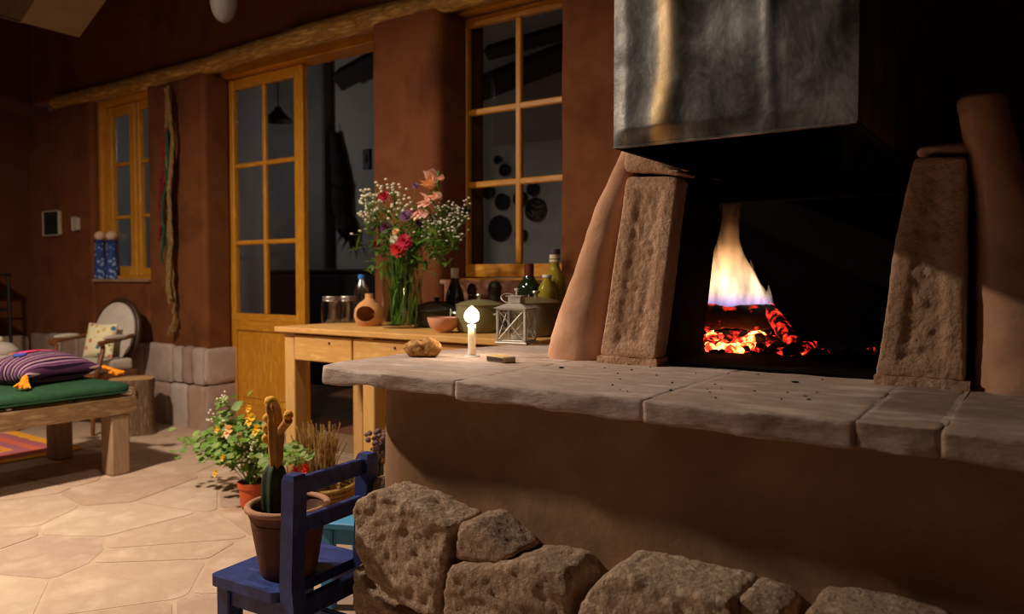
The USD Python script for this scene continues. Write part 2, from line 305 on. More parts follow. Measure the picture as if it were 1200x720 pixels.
# windows and door --------------------------------------------------------------------
WY = W + .20
def bars(thing, name, lst, material_v, material_h, y0, y1, parent=None):
    for x0, x1, z0, z1 in lst:
        thing.add(name, box(x0, x1, y0, y1, z0, z1, .004), material_v if (z1 - z0) > (x1 - x0) else material_h, parent=parent)
def sash(t, x0, x1, z0, z1, st, cols, zs, y, bot=None, hd=None, mw=.026):
    """stiles, rails, muntins and panes of one glazed leaf"""
    bot = bot or st; hd = hd or st
    bars(t, 'stile', [(x0, x0 + st, z0, z1), (x1 - st, x1, z0, z1)], VARN, VARNH, y, y + .045)
    bars(t, 'rail', [(x0 + st, x1 - st, z1 - hd, z1), (x0 + st, x1 - st, z0, z0 + bot)], VARN, VARNH, y + .001, y + .044)
    gx0, gx1, gz0, gz1 = x0 + st, x1 - st, z0 + bot, z1 - hd
    xs = [gx0 + (gx1 - gx0) * k / cols for k in range(cols + 1)]; zz = [gz0] + list(zs) + [gz1]
    for xm in xs[1:-1]: t.add('muntin', box(xm - mw / 2, xm + mw / 2, y + .006, y + .04, gz0, gz1, .006), VARN)
    for zm in zs: t.add('muntin', box(gx0, gx1, y + .008, y + .038, zm - mw / 2, zm + mw / 2, .006), VARNH)
    for a, b in zip(xs[:-1], xs[1:]):
        for c, d in zip(zz[:-1], zz[1:]):
            t.add('pane', box(a + .004, b - .004, y + .021, y + .025, c + .004, d - .004, .0008), GLASS, smooth=False)
w2 = Thing('window_2', kind='structure', label='yellow varnished six-pane window right of the flowers', category='window')
bars(w2, 'frame', [(-2.735, -2.700, 1.03, 2.50), (-1.86, -1.825, 1.03, 2.50)], VARN, VARNH, WY - .03, WY + .10)
bars(w2, 'frame', [(-2.70, -1.86, 2.465, 2.50), (-2.70, -1.86, 1.03, 1.045)], VARN, VARNH, WY - .03, WY + .10)
sash(w2, -2.675, -1.885, 1.05, 2.455, .062, 2, [1.553, 1.946], WY + .02, bot=.07, hd=.05, mw=.034)
w2.add('sill', box(-2.735, -1.86, W + .01, WY + .02, 1.012, 1.036, .006), PLASTER)
w1 = Thing('window_1', kind='structure', label='dark varnished casement window behind the two blue bottles', category='window')
bars(w1, 'frame', [(-6.18, -6.135, 1.03, 2.43), (-5.34, -5.30, 1.03, 2.43)], VARN, VARNH, W + .05, W + .16)
bars(w1, 'frame', [(-6.135, -5.34, 2.38, 2.43), (-6.135, -5.34, 1.03, 1.06)], VARN, VARNH, W + .05, W + .16)
zz1 = [PY(140, 255, W + .1)[2], PY(140, 193, W + .1)[2]]
xs1 = PY(160, 220, W + .10)[0]; sash(w1, -6.13, xs1, 1.06, 2.38, .075, 1, zz1, W + .09)
sash(w1, xs1 + .004, -5.345, 1.06, 2.38, .06, 1, zz1, W + .09)
w1.add('sill', box(-6.18, -5.40, W - .02, W + .09, 1.012, 1.036, .006), PLASTER)
d1 = Thing('door_1', kind='structure', label='yellow varnished door leaf with six panes and a lower panel', category='door')
bars(d1, 'frame', [(-4.84, -4.765, 0, 2.50), (-3.06, -2.98, 0, 2.50)], VARN, VARNH, WY - .05, WY + .10)
bars(d1, 'frame', [(-4.765, -3.06, 2.425, 2.50)], VARN, VARNH, WY - .05, WY + .10)
dz = [PY(300, 284, WY + .02)[2], PY(300, 192, WY + .02)[2]]
dbot = PY(300, 368, WY + .02)[2]
sash(d1, -4.755, -3.945, dbot - .05, 2.42, .085, 2, dz, WY + .01, bot=.05, hd=.07, mw=.03)
bars(d1, 'stile', [(-4.755, -4.67, .01, dbot - .05), (-4.03, -3.945, .01, dbot - .05)], VARN, VARNH, WY + .01, WY + .055)
bars(d1, 'rail', [(-4.67, -4.03, dbot - .12, dbot - .05), (-4.67, -4.03, .01, .16)], VARN, VARNH, WY + .012, WY + .053)
d1.add('panel', cat(box(-4.67, -4.03, WY + .026, WY + .042, .16, dbot - .12, .004), box(-4.62, -4.08, WY + .018, WY + .03, .21, dbot - .17, .01)), VARN)
d1.add('threshold', box(-4.84, -2.98, W + .02, W + .40, -.02, .012, .005), OLDWV)

# inside the house --------------------------------------------------------------------
YI = 6.0
wi = Thing('wall_inside', kind='structure', label='pale plastered wall inside the house', category='wall')
wi.add('wall_section', box(-9.2, 1.2, YI, YI + .2, 0, 4.4), WHITEW)
wi.add('wall_section', box(-9.3, -9.1, W + .4, YI + .1, 0, 4.4), WHITEW)
wi.add('wall_section', box(1.2, 1.4, W + .4, YI + .1, 0, 4.4), WHITEW)
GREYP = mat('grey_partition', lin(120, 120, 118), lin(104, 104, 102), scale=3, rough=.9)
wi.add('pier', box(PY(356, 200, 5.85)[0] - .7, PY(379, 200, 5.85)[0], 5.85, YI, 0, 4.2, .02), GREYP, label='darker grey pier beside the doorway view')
ci = Thing('ceiling_inside', kind='structure', label='dark ceiling inside the house', category='ceiling')
ci.add('boarding', box(-9.3, 1.4, W + .42, YI + .2, 4.35, 4.45), DARKW)
ib = Thing('roof_beam', 'dark roof beam slanting across the upper doorway view', 'beam')
a, b = PY(402, 92, 5.8), PY(470, 55, 5.8); ib.add('timber', tube([a + (a - b) * .05, b + (b - a) * 2.5], [.13, .13], 4), DARKW, smooth=False)
ib2 = Thing('roof_beam', 'dark roof beam slanting behind the top panes of the six-pane window', 'beam')
a, b = PY(560, 105, 5.6), PY(668, 62, 5.6); ib2.add('timber', tube([a - (b - a) * .4, b + (b - a) * 1.2], [.12, .12], 4), DARKW, smooth=False)
ib3 = Thing('roof_beam', 'short dark purlin in the upper left pane of the six-pane window', 'beam')
a, b = PY(572, 62, 5.4), PY(650, 40, 5.4); ib3.add('timber', tube([a, b + (b - a)], [.07, .07], 4), DARKW, smooth=False)
cb = Thing('cabinet', 'long black cabinet inside the doorway behind the table', 'cabinet')
p0 = PY(350, 316, 5.04); p1 = PY(470, 316, 5.04)
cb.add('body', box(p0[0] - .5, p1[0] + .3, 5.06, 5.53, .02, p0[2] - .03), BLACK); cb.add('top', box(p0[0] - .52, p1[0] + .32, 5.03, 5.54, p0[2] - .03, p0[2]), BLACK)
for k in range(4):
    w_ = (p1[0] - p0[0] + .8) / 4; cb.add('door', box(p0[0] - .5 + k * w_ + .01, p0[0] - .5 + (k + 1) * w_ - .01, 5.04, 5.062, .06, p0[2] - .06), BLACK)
dh = Thing('dried_bundle', 'dark dried plant bundle hanging on the inner wall seen through the doorway', 'dried plants', loc=PY(392, 153, YI - .02))
DRY = mat('dried_plant', lin(30, 26, 24), lin(46, 38, 34), scale=20, rough=.9)
cen = [PY(x, y, YI - .06) for x, y in ((392, 155), (396, 185), (400, 212), (401, 240), (405, 262), (411, 278))]
m = tube(spline(cen, 24), np.interp(np.linspace(0, 1, 24), [0, .3, .5, .7, .9, 1], [.05, .09, .11, .10, .12, .05]), 12); disp(m, .03, 10, 3); dh.addw('stems', m, DRY)
lv = []
for k in range(90):
    t = rnd.uniform(.25, 1); c = np.array([np.interp(t, np.linspace(0, 1, 6), np.array(cen)[:, i]) for i in range(3)])
    d = np.array([rnd.uniform(-1, 1), rnd.uniform(-.6, -.1), rnd.uniform(-1.2, .3)]); lv.append(leaf(c, d, rnd.uniform(.12, .22), .035))
dh.addw('leaves', lv, DRY, kind='stuff'); dh.addw('cord', rod(cen[0], cen[0] + [0, 0, .08], .008), DRY)
wp = Thing('wall_fitting', 'small dark rectangular plate on the inner wall at the doorway edge', 'wall plate')
q = PY(431, 187, YI); wp.addw('plate', box(q[0] - .05, q[0] + .05, YI - .03, YI + .002, q[2] - .11, q[2] + .11), BLACK); wp.addw('boss', box(q[0] - .02, q[0] + .02, YI - .045, YI - .028, q[2] - .04, q[2] + .04), BLACK)
BASK = mat('dark_basketry', lin(34, 28, 26), lin(24, 20, 18), scale=30, rough=.9)
discs = [(630, 246, 22, 'largest dark woven plate, lower right pane of the six-pane window'), (588, 268, 24, 'large dark woven plate low in the lower left pane'), (591, 237, 15, 'middle dark woven plate above the large one, lower left pane'),
         (612, 233, 14, 'dark woven plate just right of the middle glazing bar'), (627, 222, 12, 'dark woven plate at the top of the lower right pane'), (575, 226, 12, 'small dark woven plate at the top left of the lower left pane'),
         (613, 276, 12, 'small dark woven plate beside the bar below the middle one'), (594, 200, 11, 'small dark woven plate just above the lower glazing bar'), (586, 188, 7, 'smallest dark woven plate, in the middle left pane')]
for x, y, r, lb in discs:
    c = PY(x, y, YI); d_ = (c - CAM) @ FW; rr = r * d_ / F * .62
    t = Thing('woven_plate', lb, 'wall plate', loc=c + np.array([0, -.002, 0]), group=None)
    prof = [(0, .012), (rr * .7, .014), (rr * .9, .03), (rr, .042), (rr * .98, .046), (rr * .86, .036), (rr * .6, .022), (0, .02)]
    t.add('dish', xf(lathe(prof[::-1], 28), rx=math.pi / 2), BASK); t.add('rim', xf(lathe([(rr * .97 + .008 * math.cos(a), .044 + .008 * math.sin(a)) for a in np.linspace(0, 2 * np.pi, 9)], 28), rx=math.pi / 2), BASK)
# lamp hanging inside, seen through the door panes
hl = Thing('hanging_lamp', 'dark lamp hanging inside, seen through the upper door panes', 'lamp', loc=PY(326, 140, 5.0))
hl.add('shade', lathe([(.03, .12), (.05, .08), (.15, -.02), (.145, -.02), (.04, .08), (.02, .12)], 24), BLACK); hl.add('cord', rod((0, 0, .11), (0, 0, 1.6), .006), BLACK)
# ================================================================ FIREPLACE
fp = Thing('fireplace', 'adobe fireplace with stone counter, boulder base and leaning side pillars', 'fireplace', loc=(-.4, 1.8, 0))
def rr_poly(x0, x1, y0, y1, r):
    q = sbox(x0, y0, x1, y1).buffer(-r).buffer(r, quad_segs=8); c = np.array(q.exterior.coords)[:-1]; return c if q.exterior.is_ccw else c[::-1]
m = rough(rr_poly(-1.415, .9, 1.36, 2.75, .17), .79, edge=.04, it=0, amp=.005, scale=5, seed=3); v = np.array(m.vertices)
v[:, 0] -= .012 * (1 - v[:, 2] / .79) * (v[:, 0] < -1.0); m.vertices = v
fp.addw('plaster_base', m, PLASTER, smooth=60)
# counter stones
def counter_piece(poly, z0, z1, k, seed, it=1, amp=.0022, edge=.010):
    m = rough(poly, z1 - z0, edge=edge, it=it, amp=amp, scale=14, seed=seed); m.apply_translation((0, 0, z0)); v = np.array(m.vertices)
    fr = np.clip((1.34 - v[:, 1]) / .08, 0, 1); v[:, 1] += fr * (meshkit.fbm(v * [9, 3, 30], 4, seed + 9) - .5) * .018
    v[:, 2] += np.clip((1.36 - v[:, 1]) / .06, 0, 1) * (v[:, 2] < z0 + .012) * (meshkit.fbm(v * [7, 2, 0] + 3, 4, seed + 21) - .5) * .02
    v[:, 2] = np.where(v[:, 2] > z1 - .006, np.minimum(v[:, 2], z1 + .0005), v[:, 2]); m.vertices = v
    fp.addw('counter_slab', m, SLAB[k], smooth=50)
counter_piece([(-1.475, 1.30), (-1.44, 1.272), (-1.25, 1.268), (-1.028, 1.272), (-1.02, 1.70), (-1.02, 2.2), (-1.30, 2.2), (-1.40, 2.08), (-1.48, 1.84), (-1.515, 1.62), (-1.505, 1.36)], .793, .83, 0, 11)
counter_piece([(-1.0285, 1.270), (-.80, 1.262), (-.5865, 1.262), (-.5855, 2.2), (-1.0205, 2.2)], .790, .83, 0, 12)
counter_piece([(-.587, 1.255), (-.40, 1.250), (-.232, 1.256), (-.235, 2.2), (-.586, 2.2)], .786, .83, 1, 13)
counter_piece([(-.2325, 1.258), (-.16, 1.254), (-.118, 1.258), (-.12, 2.2), (-.2355, 2.2)], .786, .83, 2, 14)
counter_piece([(-.1185, 1.250), (.10, 1.240), (.35, 1.25), (.9, 1.27), (.9, 2.2), (-.1205, 2.2)], .784, .83, 2, 15, amp=.004)
m = box(-1.2, .88, 1.335, 1.42, .768, .792, .008); fp.addw('mortar_lip', disp(from_m(m3.Manifold.cube([2.1, .07, .022]).refine_to_length(.04)).apply_translation((-1.24, 1.335, .768)), .004, 12, 4), PLASTER)
for xs_ in (-1.0245, -.5865, -.234, -.1195): fp.addw('seam_mortar', disp(from_m(m3.Manifold.cube([.011, .895, .02]).refine_to_length(.012)).apply_translation((xs_ - .0055, 1.30, .8095)), .0008, 40, int(-xs_ * 100)), SLAB[0], smooth=60)
# boulders of the base, drawn on the plane Y = 1.25
def boulder(pix, y0, depth, k, seed, it=6, amp=.006, edge=.008, tilt=.25, rough_mask=None):
    uv = [PY(x, y, y0)[[0, 2]] for x, y in pix]; pg = Polygon(uv)
    c = np.array(pg.exterior.coords)[:-1]; c = c if pg.exterior.is_ccw else c[::-1]
    m = rough(c, depth, edge=edge, it=it, amp=0, seed=seed); m = front(m, y0)
    disp(m, amp, 16, seed, None, 5); disp(m, amp * .8, 55, seed + 5, None, 3)
    v = np.array(m.vertices); zt = v[:, 2].max(); top = np.clip((v[:, 2] - (zt - .10)) / .10, 0, 1); v[:, 1] += 0; m.vertices = v
    fp.addw('boulder', m, BOULDER[k], smooth=60)
boulder([(412, 588), (440, 575), (480, 592), (527, 619), (523, 650), (515, 690), (511, 735), (492, 722), (455, 702), (428, 678), (414, 640)], 1.245, .20, 0, 21, amp=.009)
boulder([(536, 614), (556, 612), (582, 634), (602, 652), (584, 663), (530, 660), (533, 640)], 1.255, .16, 1, 22)
boulder([(526, 662), (560, 664), (590, 662), (616, 657), (656, 668), (667, 686), (664, 740), (519, 745), (517, 700)], 1.235, .19, 1, 23, amp=.008)
boulder([(678, 706), (698, 680), (716, 670), (760, 680), (810, 694), (856, 706), (862, 730), (860, 770), (672, 770), (668, 740)], 1.225, .20, 2, 24, amp=.007)
boulder([(862, 706), (870, 699), (892, 706), (920, 722), (922, 770), (866, 770)], 1.255, .17, 0, 25)
boulder([(938, 742), (945, 712), (985, 716), (1050, 730), (1110, 750), (1108, 800), (936, 800)], 1.25, .17, 1, 26)
boulder([(413, 660), (430, 690), (455, 712), (490, 728), (508, 745), (508, 800), (420, 800), (412, 740)], 1.265, .18, 2, 27, amp=.009)
# the rest of the base, under the frame
for i, (x0, x1, z0, z1) in enumerate([(-1.36, -1.05, .03, .22), (-1.04, -.72, .0, .20), (-.71, -.36, -.01, .24), (-.72, -.42, .24, .36), (-1.04, -.74, .21, .35), (-.35, .05, -.01, .22), (-.41, -.02, .23, .40), (.06, .5, -.01, .25), (0.0, .45, .26, .45)]):
    m = front(rough([(x0 + .01, z0), (x1 - .01, z0), (x1, z1 - .02), (x1 - .03, z1), (x0, z1)], .18, edge=.03, it=4, amp=.008, scale=14, seed=50 + i), 1.26); fp.addw('boulder', m, BOULDER[i % 3], smooth=60)
def side_boulder(y0, y1, z0, z1, seed):
    m = rough([(y0, z0), (y1, z0), (y1, z1), (y0, z1)], .10, edge=.022, it=4, amp=.008, scale=14, seed=seed); v = np.array(m.vertices)
    m.vertices = np.stack([-1.47 + .03 * (1 - v[:, 1]) * 0 + v[:, 2], v[:, 0], v[:, 1]], 1); fp.addw('boulder', m, BOULDER[seed % 3], smooth=60)
for i, (a, b, c, d) in enumerate([(1.44, 1.72, .28, .52), (1.73, 2.1, .22, .50), (1.42, 1.8, 0, .26), (1.82, 2.2, 0, .21), (2.12, 2.5, .22, .5)]): side_boulder(a, b, c, d, 70 + i)
# leaning side pillars
def column(xs, name, seed, yc=1.86, ry=.11):
    """xs: (z, x0, x1) outline; a rounded adobe column"""
    z = np.linspace(xs[0][0], xs[-1][0], 60); a = np.array(xs); x0 = np.interp(z, a[:, 0], a[:, 1]); x1 = np.interp(z, a[:, 0], a[:, 2])
    from scipy.ndimage import gaussian_filter1d as g
    x0 = g(x0, 3, mode='nearest'); x1 = g(x1, 3, mode='nearest'); an = np.linspace(0, 2 * np.pi, 48, endpoint=False); v = []
    for k in range(60):
        c, s = np.cos(an), np.sin(an); e = .8
        v.append(np.stack([(x0[k] + x1[k]) / 2 + (x1[k] - x0[k]) / 2 * np.sign(c) * abs(c) ** e, yc + ry * np.sign(s) * abs(s) ** e * (1 - .12 * k / 60), np.full(48, z[k])], 1))
    v = np.vstack(v); f = quad_faces(60, 48); n = len(v); v = np.vstack([v, [[(x0[0] + x1[0]) / 2, yc, z[0]], [(x0[-1] + x1[-1]) / 2, yc, z[-1] + .01]]])
    for j in range(48): f += [(n, (j + 1) % 48, j), (n + 1, 59 * 48 + j, 59 * 48 + (j + 1) % 48)]
    m = TM(v, f, process=False); disp(m, .006, 7, seed); disp(m, .002, 30, seed + 1); fp.addw(name, m, ADOBE, smooth=70)
column([(.829, -1.140, -.945), (.90, -1.118, -.938), (1.06, -1.050, -.915), (1.22, -.988, -.880), (1.30, -.940, -.845), (1.42, -.885, -.79)], 'pillar_column', 31)
column([(.829, -.112, .085), (.92, -.110, .07), (1.08, -.112, .02), (1.22, -.118, -.02), (1.33, -.140, -.055), (1.40, -.152, -.07)], 'pillar_column', 33, yc=1.795, ry=.09)
def carved(poly, seed, y0, depth):
    c = np.array(poly); cx, cz = c.mean(0)
    pg = Polygon(poly).buffer(-.035)
    from shapely import contains_xy
    m = rough(poly, depth, edge=.007, it=4, amp=0); m = front(m, y0)
    inner = Polygon(poly).buffer(-.03)
    v = np.array(m.vertices); fm = (v[:, 1] < y0 + .02) & contains_xy(inner, v[:, 0], v[:, 2])
    h = meshkit.fbm(np.stack([v[:, 0] * 48, v[:, 1] * 0, v[:, 2] * 34], 1), 4, seed); rid = np.abs(h - .5) * 2
    from shapely import distance, points
    ds = np.clip(distance(points(v[:, 0], v[:, 2]), inner.exterior) / .015, 0, 1)
    v[:, 1] += np.where(fm, (.0085 * (.55 - rid) + .003) * ds, 0); m.vertices = v
    disp(m, .004, 8, seed); disp(m, .0012, 60, seed + 3); return m
fp.addw('pillar_slab', carved([(-.937, .845), (-.784, .845), (-.728, 1.285), (-.735, 1.292), (-.862, 1.302), (-.868, 1.29)], 41, 1.752, .07), ADOBE2, smooth=60)
fp.addw('pillar_slab', carved([(-.281, .845), (-.122, .845), (-.128, 1.285), (-.219, 1.292), (-.246, 1.15)], 42, 1.722, .08), ADOBE2, smooth=60)
fp.addw('pillar_cap', disp(front(rough([(-.872, 1.312), (-.80, 1.306), (-.728, 1.292), (-.716, 1.304), (-.75, 1.312), (-.772, 1.35), (-.80, 1.370), (-.868, 1.374)], .12, edge=.012, it=5, amp=0), 1.742), .005, 12, 8), ADOBE2, smooth=60)
fp.addw('pillar_cap', disp(front(rough([(-.225, 1.296), (-.12, 1.290), (-.125, 1.316), (-.215, 1.316)], .14, edge=.02, it=4, amp=0), 1.74), .005, 12, 9), ADOBE2, smooth=60)
for i, (a, b, y) in enumerate([(-.942, -.778, 1.747), (-.284, -.112, 1.716)]):
    fp.addw('pillar_footing', disp(from_m(m3.Manifold.cube([b - a, .07, .022]).refine_to_length(.01)).apply_translation((a, y, .826)), .005, 25, 60 + i), ADOBE2, smooth=60)
# sooty firebox: jambs, lintel, back, bed
m = front(rough([(-.925, .826), (-.782, .826), (-.726, 1.312), (-.84, 1.312)], .24, edge=.04, it=0, amp=.003, scale=12, seed=1), 1.815); fp.addw('sooty_jamb', m, SOOT)
m = front(rough([(-.274, .826), (-.13, .826), (-.13, 1.312), (-.222, 1.312)], .24, edge=.04, it=0, amp=.003, scale=12, seed=2), 1.80); fp.addw('sooty_jamb', m, SOOT)
fp.addw('sooty_lintel', box(-.86, -.12, 2.055, 2.12, 1.253, 1.312, .006), SOOT)
fp.addw('firebox_back', box(-1.06, .1, 2.68, 2.75, .78, 1.312, .01), SOOT)
fp.addw('firebox_side', box(-1.06, -1.0, 2.10, 2.7, .78, 1.312, .01), SOOT); fp.addw('firebox_side', box(.02, .1, 2.10, 2.7, .78, 1.312, .01), SOOT)
fp.addw('firebox_side', box(-1.05, -.84, 2.06, 2.11, .78, 1.312, .01), SOOT); fp.addw('firebox_side', box(-.2, .1, 2.06, 2.11, .78, 1.312, .01), SOOT)
m = rough([(-.775, 1.80), (-.29, 1.785), (-.25, 2.1), (.0, 2.1), (.0, 2.66), (-.99, 2.66), (-.99, 2.1), (-.775, 2.1)], .012, edge=.03, it=0, amp=.004, scale=20, seed=4); m.apply_translation((0, 0, .824)); fp.addw('ash_bed', m, SOOT)

# hood ------------------------------------------------------------------------------------
hy = 1.44; hx0, hx1, hz0, hz1 = PY(719, 172, hy)[0], PY(1005, 143, hy)[0], PY(719, 172, hy)[2], 3.4; HB = 3.10
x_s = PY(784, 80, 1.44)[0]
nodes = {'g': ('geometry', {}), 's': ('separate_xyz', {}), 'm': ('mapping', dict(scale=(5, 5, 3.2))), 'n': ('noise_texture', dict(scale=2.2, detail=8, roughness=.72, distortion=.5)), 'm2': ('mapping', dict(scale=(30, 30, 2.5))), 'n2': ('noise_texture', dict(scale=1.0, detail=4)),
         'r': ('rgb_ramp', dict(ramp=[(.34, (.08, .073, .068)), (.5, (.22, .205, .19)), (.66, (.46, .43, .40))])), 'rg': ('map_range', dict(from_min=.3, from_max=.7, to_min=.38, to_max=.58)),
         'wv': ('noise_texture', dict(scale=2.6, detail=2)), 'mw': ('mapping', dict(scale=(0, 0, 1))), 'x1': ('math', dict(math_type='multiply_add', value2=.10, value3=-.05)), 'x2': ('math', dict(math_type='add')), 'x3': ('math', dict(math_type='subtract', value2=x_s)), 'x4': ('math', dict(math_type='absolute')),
         'mr': ('map_range', dict(range_type='smoothstep', from_min=.003, from_max=.034, to_min=.6, to_max=0.0, clamp=True)), 'mx': ('mix_color', dict(blend_type='mix', b=(.80, .52, .20))),  # golden band mixed into the steel colour imitates a warm reflected streak
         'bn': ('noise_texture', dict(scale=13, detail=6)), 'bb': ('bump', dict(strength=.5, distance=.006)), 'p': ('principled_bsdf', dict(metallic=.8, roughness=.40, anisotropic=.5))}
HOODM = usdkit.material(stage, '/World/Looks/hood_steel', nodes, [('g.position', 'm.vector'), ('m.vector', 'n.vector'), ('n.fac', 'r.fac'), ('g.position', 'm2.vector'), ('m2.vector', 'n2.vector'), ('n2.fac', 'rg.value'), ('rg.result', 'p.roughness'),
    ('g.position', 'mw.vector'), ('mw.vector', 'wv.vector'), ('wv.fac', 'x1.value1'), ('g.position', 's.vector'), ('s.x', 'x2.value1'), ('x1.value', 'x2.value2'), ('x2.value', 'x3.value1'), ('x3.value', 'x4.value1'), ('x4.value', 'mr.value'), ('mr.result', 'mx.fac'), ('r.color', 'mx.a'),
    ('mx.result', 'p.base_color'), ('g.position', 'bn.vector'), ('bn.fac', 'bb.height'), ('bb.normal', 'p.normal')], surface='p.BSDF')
hd = Thing('chimney_hood', 'stained sheet-metal smoke hood with a painted golden reflection streak, hanging above the fire', 'smoke hood', loc=((hx0 + hx1) / 2, hy, hz0))
nu, nv = 90, 130
def hood_front(u, v):
    x = hx0 + (hx1 - hx0) * u; z = hz0 + (hz1 - hz0) * v ** 1.6
    xr = x_s + .022 * np.sin(z * 9 + .6) * .5 + .018 * (1 - np.clip((z - hz0) / .12, 0, 1)) * -1
    dn = .0085 * np.exp(-((x - xr) / .030) ** 2) + .003 * np.exp(-((x - PY(905, 80, 1.44)[0] - .006 * np.sin(z * 7)) / .012) ** 2)
    edge = np.clip(np.minimum(x - hx0, hx1 - x) / .03, 0, 1) * np.clip((z - hz0) / .03, 0, 1)
    y = hy - dn * edge - edge * (meshkit.fbm(np.stack([x * 7, z * 4, 0 * x], 1), 3, 4) - .5) * .014 - .006 * edge
    return np.stack([x, y, z], 1)
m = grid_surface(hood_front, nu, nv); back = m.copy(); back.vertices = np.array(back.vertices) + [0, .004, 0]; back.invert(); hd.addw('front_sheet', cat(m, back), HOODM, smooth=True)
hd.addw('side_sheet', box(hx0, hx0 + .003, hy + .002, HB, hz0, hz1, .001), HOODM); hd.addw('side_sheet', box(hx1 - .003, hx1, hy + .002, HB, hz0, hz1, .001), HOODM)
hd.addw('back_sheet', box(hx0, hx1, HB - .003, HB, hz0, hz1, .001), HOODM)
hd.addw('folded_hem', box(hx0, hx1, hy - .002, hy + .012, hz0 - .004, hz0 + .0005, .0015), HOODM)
hd.addw('shade_black_hem', cat(box(hx0 - .001, hx0 + .012, hy, HB, hz0 - .004, hz0, .0015), box(hx1 - .012, hx1 + .001, hy, HB, hz0 - .004, hz0, .0015)), SOOT)  # side hems coloured black to stand for the shadow under the hood
hd.addw('soot_lining', cat(box(hx0 + .005, hx0 + .008, hy + .02, HB - .01, hz0 + .002, hz1, .001), box(hx1 - .008, hx1 - .005, hy + .02, HB - .01, hz0 + .002, hz1, .001), box(hx0 + .01, hx1 - .01, hy + .018, hy + .021, hz0 + .002, hz1, .001)), SOOT)

# fire ------------------------------------------------------------------------------------
def ember_mat(name, scale, lo, hi, strength, base=(.012, .009, .008)):
    nodes = {'g': ('geometry', {}), 'n': ('noise_texture', dict(scale=scale, detail=5, roughness=.6, distortion=.6)), 'r': ('rgb_ramp', dict(ramp=[(lo, (0, 0, 0)), (lo + (hi - lo) * .35, (.45, .012, .006)), (lo + (hi - lo) * .62, (1.0, .09, .015)), (hi, (1.0, .42, .10)), (min(1, hi + .12), (1, .72, .32))])),
             'p': ('principled_bsdf', dict(base_color=base, roughness=.9, emission_strength=strength)), 'bn': ('noise_texture', dict(scale=70, detail=4)), 'b': ('bump', dict(strength=.7, distance=.004))}
    return usdkit.material(stage, '/World/Looks/' + name, nodes, [('g.position', 'n.vector'), ('n.fac', 'r.fac'), ('r.color', 'p.emission_color'), ('g.position', 'bn.vector'), ('bn.fac', 'b.height'), ('b.normal', 'p.normal')], surface='p.BSDF')
EMB_HOT = ember_mat('ember_hot', 26, .35, .58, 4.2); EMB_MID = ember_mat('ember_mid', 28, .50, .80, 2.0); EMB_LOG = ember_mat('ember_log', 20, .56, .86, 1.6); EMB_COOL = ember_mat('ember_cool', 30, .62, .9, 1.0)
def fire_log(label, a, b, r, material, seed):
    a, b = np.array(a), np.array(b); t = Thing('burning_log', label, 'log', loc=a)
    n = 30; s = np.linspace(0, 1, n)[:, None]; m = tube(a + (b - a) * s, r * (1 + .1 * np.sin(s[:, 0] * 9 + seed)), 20); disp(m, r * .28, 22, seed); t.addw('charred_wood', m, material, smooth=50); return t
P = lambda x, y, Y: PY(x, y, Y)
fire_log('thick charred log glowing at its end, top of the fire', P(822, 372, 2.22), P(903, 372, 2.30), .035, EMB_LOG, 1)
fire_log('charred log leaning down in front of the flames', P(900, 362, 2.30), P(930, 402, 2.18), .022, EMB_MID, 2)
fire_log('charred log lying at the back of the fire', P(800, 404, 2.38), P(880, 396, 2.42), .028, EMB_MID, 3)
fire_log('red glowing stick low on the right of the fire', P(895, 398, 2.30), P(955, 407, 2.27), .016, EMB_MID, 4)
er = random.Random(5)
for k in range(46):
    x = er.uniform(826, 965); top = np.interp(x, [826, 870, 910, 940, 965], [372, 368, 376, 388, 404]); y = er.uniform(top + 12, 421)
    Y = 2.42 - (y - 372) / 52 * .30; c = P(x, y, Y); c[2] = max(c[2], .846); hot = x < 890 and y > 375
    r = er.uniform(.012, .022); m = ell((0, 0, 0), (r * er.uniform(.8, 1.6), r * er.uniform(.8, 1.4), r * er.uniform(.6, 1)), 2); disp(m, r * .4, 45, k); m = xf(m, c, rz=er.uniform(0, 6), rx=er.uniform(-.5, .5))
    mm = EMB_HOT if hot and er.random() < .85 else (EMB_MID if er.random() < .7 else EMB_COOL)
    lb_, gp_ = {id(EMB_HOT): ('bright orange ember glowing in the hot left half of the fire heap', 'hot embers'), id(EMB_MID): ('red glowing ember among the charred pieces of the fire heap', 'red embers'), id(EMB_COOL): ('nearly black ember with faint red cracks in the fire heap', 'dull embers')}[id(mm)]
    single('ember', m, mm, lb_, 'ember', group=gp_, smooth=50)
m = []
for k in range(60):
    x = er.uniform(830, 1018); c = P(x, er.uniform(408, 424), er.uniform(2.1, 2.35)); c[2] = .838
    q = ell((0, 0, 0), (er.uniform(.008, .016), er.uniform(.008, .014), .008), 1); disp(q, .004, 60, k); m.append(xf(q, c, rz=er.uniform(0, 6)))
single('cinders', m, CHAR, 'black cinders strewn over the hearth bed right of the embers', 'cinders', kind='stuff')
for (x, y), lb in zip([(1021, 411), (992, 409)], ['single red ember near the right pillar', 'faint red ember apart from the heap, towards the right pillar']):
    c = P(x, y, 2.28); c[2] = max(c[2], .842); q = ell((0, 0, 0), (.014, .012, .010), 2); disp(q, .004, 50, 77 + x); single('ember', xf(q, c), EMB_MID if x > 1000 else EMB_COOL, lb, 'ember')
